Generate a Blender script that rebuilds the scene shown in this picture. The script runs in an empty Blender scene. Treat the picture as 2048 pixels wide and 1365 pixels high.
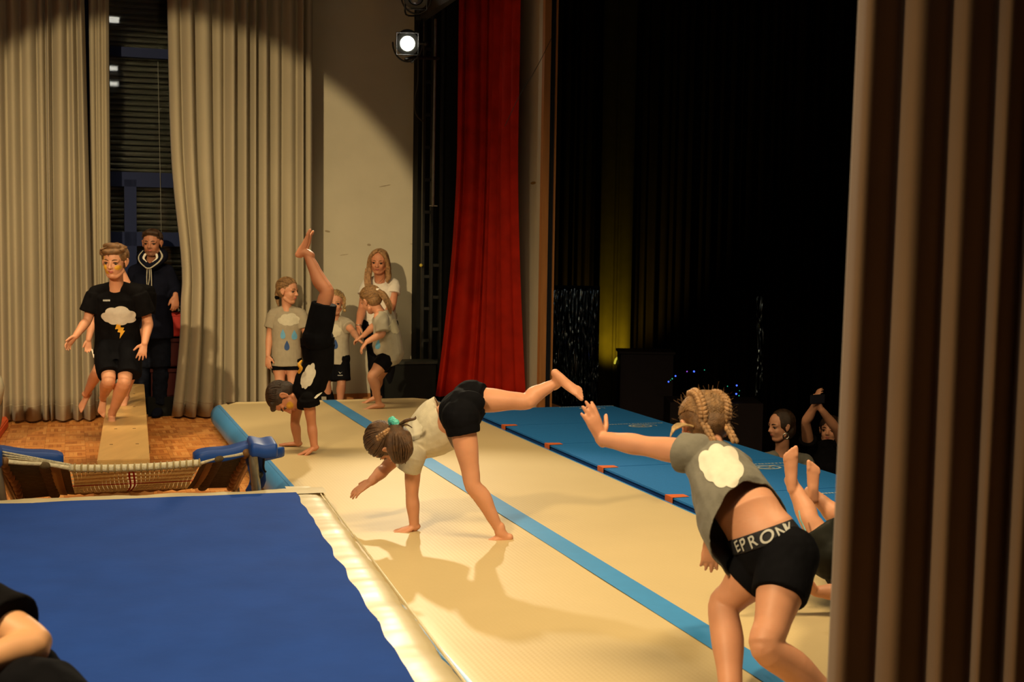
import bpy, bmesh, math, random
from mathutils import Vector, Matrix, noise
from mathutils.bvhtree import BVHTree
from mathutils.geometry import delaunay_2d_cdt
R = random.Random(7)
C = bpy.context.scene.collection
sc = bpy.context.scene

# ------------------------------------------------------------------ camera
F, CX, CY, CAMH = 2600.0, 1024.0, 682.5, 1.62
PITCH, ROLL = math.radians(4.18), math.radians(0.86)
fw = Vector((0, math.cos(PITCH), -math.sin(PITCH)))
up0 = Vector((0, math.sin(PITCH), math.cos(PITCH)))
rt = Vector((1, 0, 0)) * math.cos(ROLL) + up0 * math.sin(ROLL)
upv = up0 * math.cos(ROLL) - Vector((1, 0, 0)) * math.sin(ROLL)
cd = bpy.data.cameras.new('camera'); cam = bpy.data.objects.new('camera', cd); C.objects.link(cam)
cd.sensor_width = 36; cd.lens = 36 * F / 2048; cd.clip_start = .05; cd.clip_end = 200
m3 = Matrix((rt, upv, -fw)).transposed()
cam.matrix_world = Matrix.Translation((0, 0, CAMH)) @ m3.to_4x4()
sc.camera = cam
cd.dof.use_dof = True; cd.dof.focus_distance = 7.5; cd.dof.aperture_fstop = 5.6
sc.view_settings.view_transform = 'Standard'; sc.view_settings.look = 'None'
sc.view_settings.gamma = 1; sc.view_settings.use_curve_mapping = False
sc.view_settings.exposure = 0.0
W_ = bpy.data.worlds.new('world'); sc.world = W_; W_.use_nodes = True
W_.node_tree.nodes['Background'].inputs[0].default_value = (1.0, .75, .45, 1)
W_.node_tree.nodes['Background'].inputs[1].default_value = .006

def at(px, py, Y):
    d = fw + rt * ((px - CX) / F) - upv * ((py - CY) / F)
    d = d * (Y / d.y)
    return Vector((0, 0, CAMH)) + d
def onz(px, py, z):
    d = fw + rt * ((px - CX) / F) - upv * ((py - CY) / F)
    return Vector((0, 0, CAMH)) + d * ((z - CAMH) / d.z)
AL = math.radians(18.8)
UU = Vector((math.cos(AL), math.sin(AL), 0)); WW = Vector((-math.sin(AL), math.cos(AL), 0))
def S(a, b, z=0): return UU * a + WW * b + Vector((0, 0, z))
def dv(dx, dy, dz=0):
    """a direction: dx to the right, dy down, dz away"""
    return Vector((dx, dz, -dy)).normalized()

# ------------------------------------------------------------------ lights
def spot(name, loc, aim, power, size, blend, col, rad=.05):
    l = bpy.data.lights.new(name, 'SPOT'); l.energy = power; l.spot_size = math.radians(size)
    l.spot_blend = blend; l.color = col; l.shadow_soft_size = rad
    o = bpy.data.objects.new(name, l); C.objects.link(o); o.location = loc
    o.rotation_euler = (Vector(aim) - Vector(loc)).to_track_quat('-Z', 'Y').to_euler(); return o
def area(name, loc, aim, power, sx, sy, col):
    l = bpy.data.lights.new(name, 'AREA'); l.energy = power; l.shape = 'RECTANGLE'; l.size = sx; l.size_y = sy; l.color = col; l.spread = math.radians(110)
    o = bpy.data.objects.new(name, l); C.objects.link(o); o.location = loc
    o.rotation_euler = (Vector(aim) - Vector(loc)).to_track_quat('-Z', 'Y').to_euler(); return o
WARM = (1, .75, .41)
KEY = at(813, 88, 12.1)
spot('far_stage_lamp_light', KEY + Vector((.0, -.16, -.05)), (0.35, 4.6, .2), 560, 50, .5, (1, .84, .56), .07)
KL = S(-2.6, 1.0, 4.3); _q = [(S(*q) - KL).normalized() for q in ((-.15, 12.15, 3.5), (2.45, 12.75, 3.2), (3.27, 12.75, 2.38))]
_ax = (_q[1] - _q[0]).cross(_q[2] - _q[0]).normalized()
if _ax.dot(_q[0]) < 0: _ax = -_ax
spot('front_key_light', KL, KL + _ax*10, 3000, 2*math.degrees(_ax.angle(_q[0])), .08, WARM, .09)
area('overhead_batten_far', S(2.75, 7.0, 4.75), S(2.6, 8.2, 0), 26, 2.6, .5, WARM)
area('added_floor_fill_left', S(.3, 9.4, 4.75), S(.3, 9.9, 0), 62, 2.6, .5, WARM)  # fill light added to brighten the parquet and the bench
area('overhead_batten_near', S(2.75, 3.6, 4.75), S(2.6, 5.4, 0), 86, 2.6, .6, WARM)
spot('wing_light', S(-1.6, 2.2, 4.4), S(1.0, 4.6, .2), 1150, 84, 1.0, WARM, .2)

# ------------------------------------------------------------------ materials
def lin(h):
    h = h.lstrip('#'); o = []
    for i in (0, 2, 4):
        c = int(h[i:i+2], 16) / 255
        o.append(c / 12.92 if c <= .04045 else ((c + .055) / 1.055) ** 2.4)
    return tuple(o)
MATS = {}
def M(name, col, rough=.7, spec=.3, var=.12, vs=6, bump=0, bs=80, st=(1, 1, 1), sheen=0, metal=0, sss=0, emit=None, es=1, coat=0, trans=0):
    if name in MATS: return MATS[name]
    if isinstance(col, str): col = lin(col)
    m = bpy.data.materials.new(name); m.use_nodes = True; nt = m.node_tree; b = nt.nodes['Principled BSDF']
    b.inputs['Roughness'].default_value = rough; b.inputs['Specular IOR Level'].default_value = spec
    b.inputs['Metallic'].default_value = metal; b.inputs['Base Color'].default_value = (*col, 1)
    if sheen: b.inputs['Sheen Weight'].default_value = sheen
    if coat: b.inputs['Coat Weight'].default_value = coat; b.inputs['Coat Roughness'].default_value = .25
    if sss:
        b.inputs['Subsurface Weight'].default_value = sss; b.inputs['Subsurface Radius'].default_value = (.012, .004, .002)
        b.inputs['Subsurface Scale'].default_value = 1
    if trans: b.inputs['Transmission Weight'].default_value = trans
    if emit: b.inputs['Emission Color'].default_value = (*emit, 1); b.inputs['Emission Strength'].default_value = es
    tc = nt.nodes.new('ShaderNodeTexCoord'); mp = nt.nodes.new('ShaderNodeMapping'); mp.inputs['Scale'].default_value = st
    nt.links.new(tc.outputs['Object'], mp.inputs[0])
    if var:
        n = nt.nodes.new('ShaderNodeTexNoise'); n.inputs['Scale'].default_value = vs; n.inputs['Detail'].default_value = 5
        nt.links.new(mp.outputs[0], n.inputs['Vector'])
        r = nt.nodes.new('ShaderNodeMapRange'); r.inputs[1].default_value = .3; r.inputs[2].default_value = .7
        r.inputs[3].default_value = 1 - var; r.inputs[4].default_value = 1 + var
        nt.links.new(n.outputs[0], r.inputs[0])
        mx = nt.nodes.new('ShaderNodeVectorMath'); mx.operation = 'SCALE'; mx.inputs[0].default_value = col
        nt.links.new(r.outputs[0], mx.inputs['Scale']); nt.links.new(mx.outputs[0], b.inputs['Base Color'])
    if bump:
        n = nt.nodes.new('ShaderNodeTexNoise'); n.inputs['Scale'].default_value = bs; n.inputs['Detail'].default_value = 3
        nt.links.new(mp.outputs[0], n.inputs['Vector'])
        bp = nt.nodes.new('ShaderNodeBump'); bp.inputs['Strength'].default_value = bump; bp.inputs['Distance'].default_value = .01
        nt.links.new(n.outputs[0], bp.inputs['Height']); nt.links.new(bp.outputs[0], b.inputs['Normal'])
    MATS[name] = m; return m

skin = M('skin', (.60, .285, .165), .5, .35, .06, 12, .04, 200, sss=.12)
skin2 = M('skin_warm', (.56, .235, .125), .5, .35, .06, 12, .04, 200, sss=.12)
skin_man = M('skin_tanned', (.42, .18, .10), .5, .35, .06, 12, sss=.1)
lipm = M('lips', (.42, .12, .09), .45, .4, .05)
eyew = M('eye_white', (.30, .22, .17), .3, .5, 0); iris = M('iris', (.03, .015, .008), .2, .5, 0)
paint = M('yellow_face_paint', (.62, .33, .03), .6, .3, .15, 60)
blackc = M('black_cotton', (.0045, .004, .0045), .9, .06, .25, 20, .15, 40)
blackj = M('black_jersey', (.0035, .0035, .005), .85, .08, .2, 20, .1, 50)
navy = M('navy_fleece', (.005, .006, .014), .9, .08, .2, 15, .2, 40)
jeans = M('dark_jeans', (.006, .008, .016), .85, .1, .25, 30, .2, 90)
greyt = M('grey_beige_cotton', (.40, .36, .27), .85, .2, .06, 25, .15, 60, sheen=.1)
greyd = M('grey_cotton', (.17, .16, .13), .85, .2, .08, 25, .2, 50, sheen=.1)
creamt = M('cream_cotton', (.62, .56, .42), .85, .2, .06, 25, .15, 60)
whitet = M('white_cotton', (.72, .66, .56), .85, .2, .05, 25, .15, 60)
cloudm = M('cloud_print', (.55, .49, .42), .6, .3, .05, 40)
cloudw = M('cloud_print_pale', (.70, .66, .54), .55, .35, .05, 40)
cloudg = M('cloud_print_beige', (.52, .48, .36), .7, .3, .05, 40)
boltm = M('bolt_print', (.72, .36, .03), .6, .3, .05, 40)
dropl = M('light_blue_drop_print', (.13, .36, .58), .6, .3, .05, 40)
dropd = M('dark_blue_drop_print', (.02, .06, .19), .6, .3, .05, 40)
def hairm(n, c): return M(n, c, .42, .45, .45, 9, .5, 60, st=(6, 1, 6))
h_brown = hairm('brown_hair', (.15, .075, .028)); h_dark = hairm('dark_brown_hair', (.035, .018, .009))
h_blond = hairm('blond_hair', (.40, .26, .11)); h_dblond = hairm('dark_blond_hair', (.24, .13, .05))
h_light = hairm('light_brown_hair', (.33, .18, .075)); h_man = hairm('short_dark_hair', (.05, .025, .012))

# ------------------------------------------------------------------ mesh helpers
ORG = [Vector((0, 0, 0))]
def link_mesh(name, verts, faces, mats, parent=None, smooth=False, mi=None):
    me = bpy.data.meshes.new(name)
    o0 = ORG[0]
    me.from_pydata([(v[0] - o0.x, v[1] - o0.y, v[2] - o0.z) for v in verts], [], faces)
    for m in (mats if isinstance(mats, (list, tuple)) else [mats]): me.materials.append(m)
    if mi: me.polygons.foreach_set('material_index', mi)
    if smooth: me.polygons.foreach_set('use_smooth', [True] * len(me.polygons))
    me.update()
    o = bpy.data.objects.new(name, me); C.objects.link(o)
    if parent: o.parent = parent
    else: o.location = o0
    return o
def tag(o, label=None, cat=None, group=None, kind=None):
    if label: o['label'] = label
    if cat: o['category'] = cat
    if group: o['group'] = group
    if kind: o['kind'] = kind
    return o
def thing(name, loc, label, cat, group=None):
    o = bpy.data.objects.new(name, None); C.objects.link(o); o.location = loc; ORG[0] = Vector(loc)
    o.empty_display_size = .1
    return tag(o, label, cat, group)
def world(): ORG[0] = Vector((0, 0, 0))

class B:
    """collects closed shapes"""
    def __init__(s, n=26): s.v = []; s.f = []; s.n = n
    def rings(s, rs, cap=True, round_=0):
        # rs: list of (centre, wvec, dvec)
        n = s.n; base = len(s.v); L = []
        if round_:
            def endr(c, w, d, t, r):
                out = []
                for k in (80, 55, 28):
                    a = math.radians(k); out.append((c + t * (r * math.sin(a)), w * math.cos(a), d * math.cos(a)))
                return out
            c0, w0, d0 = rs[0]; c1, w1, d1 = rs[-1]
            t0 = (rs[0][0] - rs[1][0]).normalized(); t1 = (rs[-1][0] - rs[-2][0]).normalized()
            rs = endr(c0, w0, d0, t0, round_ * min(w0.length, d0.length)) + list(rs) + list(reversed(endr(c1, w1, d1, t1, round_ * min(w1.length, d1.length))))
        for c, w, d in rs:
            for k in range(n):
                a = 2 * math.pi * k / n; s.v.append(c + w * math.cos(a) + d * math.sin(a))
        m = len(rs)
        for i in range(m - 1):
            for k in range(n):
                k2 = (k + 1) % n
                s.f.append((base + i*n + k, base + i*n + k2, base + (i+1)*n + k2, base + (i+1)*n + k))
        if cap:
            s.f.append(tuple(base + k for k in reversed(range(n)))); s.f.append(tuple(base + (m-1)*n + k for k in range(n)))
    def tube(s, pts, rad, w=None, sub=4, flat=False):
        P = [Vector(p) for p in pts]
        rr = [(r, r) if not isinstance(r, (tuple, list)) else r for r in rad]
        out = []
        n = len(P)
        def cr(a, b, c, d, t): return .5 * ((2*b) + (c-a)*t + (2*a - 5*b + 4*c - d)*t*t + (3*b - a - 3*c + d)*t*t*t)
        for i in range(n - 1):
            a, b, c, d = P[max(0, i-1)], P[i], P[i+1], P[min(n-1, i+2)]
            for k in range(sub):
                t = k / sub; tt = t*t*(3-2*t)
                out.append((cr(a, b, c, d, t), rr[i][0]*(1-tt)+rr[i+1][0]*tt, rr[i][1]*(1-tt)+rr[i+1][1]*tt))
        out.append((P[-1], rr[-1][0], rr[-1][1]))
        R_ = []
        ref = Vector(w).normalized() if w is not None else None
        for i, (p, a, b) in enumerate(out):
            t = (out[min(i+1, len(out)-1)][0] - out[max(i-1, 0)][0])
            if t.length < 1e-7: t = Vector((0, 0, 1))
            t.normalize()
            if ref is None: ref = t.orthogonal().normalized()
            d = t.cross(ref)
            if d.length < 1e-4: d = t.orthogonal()
            d.normalize(); ww = d.cross(t).normalized()
            if w is None: ref = ww
            R_.append((p, ww * a, d * b))
        s.rings(R_, True, 0 if flat else 1)
    def ell(s, c, r, X=None, n=16, m=10):
        if not isinstance(r, (tuple, list)): r = (r, r, r)
        X = X or Matrix.Identity(3); base = len(s.v); c = Vector(c)
        s.v.append(c + X @ Vector((0, 0, r[2])))
        for i in range(1, m):
            a = math.pi * i / m
            for k in range(n):
                b = 2*math.pi*k/n; s.v.append(c + X @ Vector((r[0]*math.sin(a)*math.cos(b), r[1]*math.sin(a)*math.sin(b), r[2]*math.cos(a))))
        s.v.append(c + X @ Vector((0, 0, -r[2]))); last = len(s.v) - 1
        for k in range(n):
            k2 = (k+1) % n; s.f.append((base, base+1+k, base+1+k2)); s.f.append((last, last-n+k2, last-n+k))
        for i in range(m-2):
            for k in range(n):
                k2 = (k+1) % n; q = base+1+i*n; s.f.append((q+k, q+n+k, q+n+k2, q+k2))
    def box(s, c, sx, sy, sz, X=None):
        X = X or Matrix.Identity(3); base = len(s.v); c = Vector(c)
        for x in (-.5, .5):
            for y in (-.5, .5):
                for z in (-.5, .5): s.v.append(c + X @ Vector((x*sx, y*sy, z*sz)))
        for q in ((0,1,3,2), (4,6,7,5), (0,4,5,1), (2,3,7,6), (0,2,6,4), (1,5,7,3)): s.f.append(tuple(base+i for i in q))
    def raw(s, name, mats, parent=None, smooth=True, mi=None): return link_mesh(name, s.v, s.f, mats, parent, smooth, mi)
    def skinned(s, name, mats, parent, vox=.004, sm=4, wr=None, cuts=(), thick=0, region=None):
        me = bpy.data.meshes.new('t'); me.from_pydata(s.v, [], s.f); me.update()
        bm = bmesh.new(); bm.from_mesh(me); bmesh.ops.recalc_face_normals(bm, faces=bm.faces); bm.to_mesh(me); bm.free()
        o = bpy.data.objects.new('t', me); C.objects.link(o)
        md = o.modifiers.new('r', 'REMESH'); md.mode = 'VOXEL'; md.voxel_size = vox
        md = o.modifiers.new('s', 'SMOOTH'); md.factor = .5; md.iterations = sm
        dg = bpy.context.evaluated_depsgraph_get(); dg.update()
        m2 = bpy.data.meshes.new_from_object(o.evaluated_get(dg)); bpy.data.objects.remove(o); bpy.data.meshes.remove(me)
        if wr:
            amp, scl, stv = wr
            co = [v.co.copy() for v in m2.vertices]; no = [v.normal.copy() for v in m2.vertices]; flat_ = []
            for q, nn in zip(co, no):
                n_ = noise.noise(Vector((q.x*stv[0], q.y*stv[1], q.z*stv[2])) * scl) + .5*noise.noise(Vector((q.x*stv[1], q.y*stv[0], q.z*stv[2])) * scl * 2.3 + Vector((9, 3, 1)))
                q = q + nn * (amp * n_); flat_ += [q.x, q.y, q.z]
            m2.vertices.foreach_set('co', flat_); m2.update()
        if cuts:
            bm = bmesh.new(); bm.from_mesh(m2)
            for p, nrm, rad in cuts:
                p = Vector(p); fs = [f for f in bm.faces if (f.calc_center_median() - p).length < rad]
                es = set(e for f in fs for e in f.edges); vs = set(v for f in fs for v in f.verts)
                bmesh.ops.bisect_plane(bm, geom=list(vs) + list(es) + fs, plane_co=p, plane_no=nrm, clear_outer=True)
            bm.to_mesh(m2); bm.free()
        o0 = ORG[0]
        bvh = BVHTree.FromPolygons([v.co.copy() for v in m2.vertices], [tuple(p.vertices) for p in m2.polygons])
        if thick:
            o = bpy.data.objects.new('t', m2); C.objects.link(o)
            md = o.modifiers.new('s', 'SOLIDIFY'); md.thickness = thick; md.offset = -1
            dg = bpy.context.evaluated_depsgraph_get(); dg.update()
            m3_ = bpy.data.meshes.new_from_object(o.evaluated_get(dg)); bpy.data.objects.remove(o); bpy.data.meshes.remove(m2); m2 = m3_
        m2.name = name; m2.materials.clear()
        for m in (mats if isinstance(mats, (list, tuple)) else [mats]): m2.materials.append(m)
        mi = [0] * len(m2.polygons)
        if region:
            for c, rx, Xi, idx in region:
                for i, p in enumerate(m2.polygons):
                    q = Xi @ (p.center - c)
                    if (q.x/rx[0])**2 + (q.y/rx[1])**2 + (q.z/rx[2])**2 < 1: mi[i] = idx
        m2.polygons.foreach_set('material_index', mi)
        m2.polygons.foreach_set('use_smooth', [True] * len(m2.polygons))
        m2.transform(Matrix.Translation(-o0)); m2.update()
        ob = bpy.data.objects.new(name, m2); C.objects.link(ob)
        if parent: ob.parent = parent
        else: ob.location = o0
        return ob, bvh

def sbox(name, a0, a1, b0, b1, z0, z1, mat, parent=None, bev=0):
    """box aligned with the stage axes"""
    X = Matrix((UU, WW, Vector((0, 0, 1)))).transposed()
    b = B(); b.box(S((a0+a1)/2, (b0+b1)/2, (z0+z1)/2), a1-a0, b1-b0, z1-z0, X)
    o = b.raw(name, mat, parent, False)
    if bev: bevel(o, bev)
    return o
SX = Matrix((UU, WW, Vector((0, 0, 1)))).transposed()
def bevel(o, w, seg=2):
    bm = bmesh.new(); bm.from_mesh(o.data)
    bmesh.ops.recalc_face_normals(bm, faces=bm.faces)
    bmesh.ops.bevel(bm, geom=list(bm.edges), offset=w, segments=seg, affect='EDGES', clamp_overlap=True)
    bm.to_mesh(o.data); bm.free()
    o.data.polygons.foreach_set('use_smooth', [False]*len(o.data.polygons)); return o

# ------------------------------------------------------------------ decals
def decal(name, bvh, poly, origin, ux, uy, mat, parent, ray=None, off=.002, step=.006):
    """poly: 2D outline (metres) laid on the surface found along ray"""
    n = len(poly); vs = [Vector(p) for p in poly]; es = [(i, (i+1) % n) for i in range(n)]
    x0, x1 = min(p[0] for p in poly), max(p[0] for p in poly); y0, y1 = min(p[1] for p in poly), max(p[1] for p in poly)
    def inside(x, y):
        c = False; j = n-1
        for i in range(n):
            xi, yi = poly[i]; xj, yj = poly[j]
            if (yi > y) != (yj > y) and x < (xj-xi)*(y-yi)/(yj-yi)+xi: c = not c
            j = i
        return c
    x = x0 + step*.5
    while x < x1:
        y = y0 + step*.5
        while y < y1:
            if inside(x, y): vs.append(Vector((x, y)))
            y += step
        x += step
    r = delaunay_2d_cdt(vs, es, [], 1, 1e-6)
    return project(name, bvh, [(p.x, p.y) for p in r[0]], [tuple(f) for f in r[2]], origin, ux, uy, mat, parent, ray, off)
def project(name, bvh, pts, faces, origin, ux, uy, mat, parent, ray=None, off=.002):
    ray = ray or ux.cross(uy).normalized() * -1
    out = []; bad = set()
    for i, (x, y) in enumerate(pts):
        p = origin + ux*x + uy*y - ray*.5
        h = bvh.ray_cast(p, ray, 1.2)
        if h[0] is None: bad.add(i); out.append(origin + ux*x + uy*y)
        else:
            nn = h[1] if h[1].dot(ray) < 0 else -h[1]
            out.append(h[0] - ray*off*.6 + nn*off*.6)
    fs = [f for f in faces if not any(i in bad for i in f)]
    return link_mesh(name, out, fs, mat, parent, True)
def cloud_poly(w, h):
    lobes = [(-.34, -.02, .17), (-.16, .16, .2), (.1, .2, .22), (.32, .06, .17), (.3, -.14, .15), (.08, -.2, .18), (-.14, -.19, .17), (-.32, -.13, .13)]
    pts = []
    for k in range(64):
        a = 2*math.pi*k/64; best = 0
        for cx, cy, r in lobes:
            dx, dy = math.cos(a), math.sin(a); bq = dx*cx+dy*cy; cq = cx*cx+cy*cy-r*r; D = bq*bq-cq
            if D > 0: best = max(best, bq+math.sqrt(D))
        best = max(best, .2); pts.append((best*math.cos(a)*w, best*math.sin(a)*h*1.15))
    return pts
def drop_poly(w, h):
    pts = []
    for k in range(28):
        a = 2*math.pi*k/28; y = math.cos(a); x = math.sin(a) * (math.sin(a/2)**1.3)
        pts.append((x*w*.62, y*h*.5))
    return pts
bolt_pts = [(-.15, .5), (.2, .5), (.12, .22), (.42, .2), (.3, .02), (.48, 0), (-.02, -.5), (.06, -.12), (-.2, -.08), (-.1, .12), (-.42, .1)]
def text_mesh(txt, size, shear=0):
    cu = bpy.data.curves.new('txt', 'FONT'); cu.body = txt; cu.size = size; cu.align_x = 'CENTER'; cu.align_y = 'CENTER'; cu.shear = shear; cu.offset = size*.012
    o = bpy.data.objects.new('txt', cu); C.objects.link(o)
    dg = bpy.context.evaluated_depsgraph_get(); dg.update()
    me = bpy.data.meshes.new_from_object(o.evaluated_get(dg)); bpy.data.objects.remove(o)
    bm = bmesh.new(); bm.from_mesh(me); bmesh.ops.triangulate(bm, faces=bm.faces)
    bmesh.ops.subdivide_edges(bm, edges=[e for e in bm.edges if e.calc_length() > size*.2], cuts=2, use_grid_fill=False)
    bmesh.ops.triangulate(bm, faces=bm.faces)
    pts = [(v.co.x, v.co.y) for v in bm.verts]; bm.verts.index_update(); fs = [tuple(v.index for v in f.verts) for f in bm.faces]; bm.free()
    return pts, fs

# ------------------------------------------------------------------ people
class Head:
    def __init__(s, c, f, u, h):
        s.c = Vector(c); s.f = Vector(f).normalized(); r = s.f.cross(Vector(u)).normalized(); s.r = r; s.u = r.cross(s.f).normalized(); s.h = h
        s.X = Matrix((s.r, s.f, s.u)).transposed()
    def p(s, x, y, z): return s.c + (s.r*x + s.f*y + s.u*z) * s.h
    def e(s, b, c, r): b.ell(s.p(*c), (r[0]*s.h, r[1]*s.h, r[2]*s.h), s.X)
    def t(s, b, pts, rs, **k): b.tube([s.p(*q) for q in pts], [r*s.h if not isinstance(r, tuple) else (r[0]*s.h, r[1]*s.h) for r in rs], **k)

def head_prims(b, H, man=False):
    H.e(b, (0, -.06, .14), (.35, .42, .355)); H.e(b, (0, .085, -.1), (.285, .285, .36))
    H.e(b, (0, .2, -.39), (.13, .12, .095)); H.t(b, [(-.22, .0, -.26), (-.1, .17, -.4), (.1, .17, -.4), (.22, .0, -.26)], [.09, .085, .085, .09])
    for sx in (-1, 1):
        H.e(b, (.135*sx, .22, -.12), (.12, .12, .13))
        H.e(b, (.045*sx, .385, -.125), (.036, .04, .032))
        H.e(b, (.355*sx, -.03, -.02), (.03, .075, .125)); H.t(b, [(.345*sx, .02, .05), (.385*sx, -.03, .1), (.4*sx, -.09, .06), (.385*sx, -.08, -.04), (.35*sx, -.01, -.13)], [.022, .026, .028, .026, .024])
    H.t(b, [(-.2, .27, .08), (0, .325, .07), (.2, .27, .08)], [.05, .045, .05])
    H.t(b, [(0, .345, .06), (0, .385, -.03), (0, .425, -.11)], [.03, .035, .046])
    H.t(b, [(-.085, .33, -.235), (0, .368, -.222), (.085, .33, -.235)], [.012, .022, .012])
    H.t(b, [(-.075, .325, -.252), (0, .358, -.268), (.075, .325, -.252)], [.012, .027, .012])

def face_parts(H, body, brow, look=(0, 0)):
    for sx in (-1, 1):
        b = B(); c = H.p(.14*sx, .277, -.005); r = .060*H.h
        n, m = 14, 10; v = []; f = []
        Xe = Matrix((H.r, H.u, H.f)).transposed()
        b.ell(c, (r, r*.72, r), Xe, n, m)
        mi = []
        g = (H.f + H.r*look[0] + H.u*look[1]).normalized()
        for q in b.f:
            ctr = sum((b.v[i] for i in q), Vector()) / len(q); mi.append(1 if (ctr - c).normalized().dot(g) > .62 else 0)
        link_mesh('eye', b.v, b.f, [eyew, iris], body, True, mi)
        b = B(); H.t(b, [(.07*sx, .335, .005), (.11*sx, .345, .035), (.16*sx, .335, .04), (.215*sx, .29, .01)], [.006, .012, .012, .006]); b.raw('eyelash', iris, body)
        b = B(); H.t(b, [(.06*sx, .36, .1), (.13*sx, .355, .125), (.22*sx, .285, .105)], [.012, .017, .008]); b.raw('eyebrow', brow, body)

def hand(b, wr, d, n, side, s, curl=.25, spread=.12, thumb=.75, fc=None):
    d = Vector(d).normalized(); n = Vector(n); n = (n - d*n.dot(d)).normalized(); sd = d.cross(n) * side
    k = s
    b.tube([wr - d*.02*k, wr + d*.03*k, wr + d*.075*k, wr + d*.1*k], [(.026*k, .02*k), (.034*k, .019*k), (.042*k, .016*k), (.040*k, .012*k)], w=sd)
    for i, (off, ln, rr) in enumerate(((.031, .072, .0095), (.0105, .082, .0098), (-.0105, .076, .0094), (-.031, .058, .0085))):
        p = wr + d*(.09 - .004*abs(i-1))*k + sd*off*k
        dr = (d + sd * (spread * (1.5 - i) * .8)).normalized(); pts = [p]; c = curl if fc is None else fc[i]
        ang = c*.6
        for sg in (.44, .31, .25):
            q = (dr*math.cos(ang) + n*math.sin(ang)).normalized(); pts.append(pts[-1] + q*ln*sg*k); ang += c
        b.tube(pts, [rr*1.1*k, rr*k, rr*.93*k, rr*.78*k], sub=3)
    t0 = wr + d*.022*k + sd*.024*k; td = (d*(1.15 - thumb) + sd*thumb + n*.25).normalized()
    b.tube([t0, t0 + td*.035*k, t0 + (td + d*.25).normalized()*.062*k, t0 + (td + d*.35).normalized()*.085*k], [.017*k, .014*k, .0115*k, .009*k], sub=3)

def foot(b, an, d, dn, s, big=1):
    d = Vector(d).normalized(); dn = Vector(dn); dn = (dn - d*dn.dot(d)).normalized(); sd = d.cross(dn)*big
    b.tube([an - dn*.03*s, an + dn*.01*s, an - d*.025*s + dn*.045*s], [.036*s, .037*s, .03*s])
    b.tube([an - d*.045*s + dn*.05*s, an + d*.005*s + dn*.045*s, an + d*.07*s + dn*.05*s, an + d*.125*s + dn*.061*s, an + d*.15*s + dn*.067*s],
           [(.028*s, .027*s), (.032*s, .034*s), (.037*s, .026*s), (.043*s, .018*s), (.038*s, .012*s)], w=sd)
    for i, (o_, l, r) in enumerate(((.030, .045, .0135), (.010, .044, .0098), (-.006, .038, .0092), (-.021, .032, .0088), (-.034, .024, .0082))):
        p = an + d*(.142 - .006*i)*s + dn*.068*s + sd*o_*s
        b.tube([p, p + d*l*.6*s, p + d*l*s + dn*.002*s], [r*s, r*s, r*.95*s], sub=2)

def limb_arm(b, sh, el, wr, s, k=1.12):
    m1 = sh.lerp(el, .45); m2 = el.lerp(wr, .3)
    b.tube([sh, m1, el, m2, el.lerp(wr, .75), wr], [.05*s*k, .045*s*k, .036*s*k, .039*s*k, .030*s*k, .0255*s*k], sub=4)
def limb_leg(b, hp, kn, an, s, kf, k=1.0):
    b.tube([hp, hp.lerp(kn, .35), hp.lerp(kn, .78), kn, kn.lerp(an, .28) - kf*.014*s, kn.lerp(an, .62) - kf*.006*s, kn.lerp(an, .9), an],
           [.092*s*k, .085*s*k, .062*s*k, .056*s*k, .06*s*k, .045*s*k, .034*s*k, .033*s*k], sub=4)
    b.ell(kn + kf*.012*s, .047*s*k)

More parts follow.
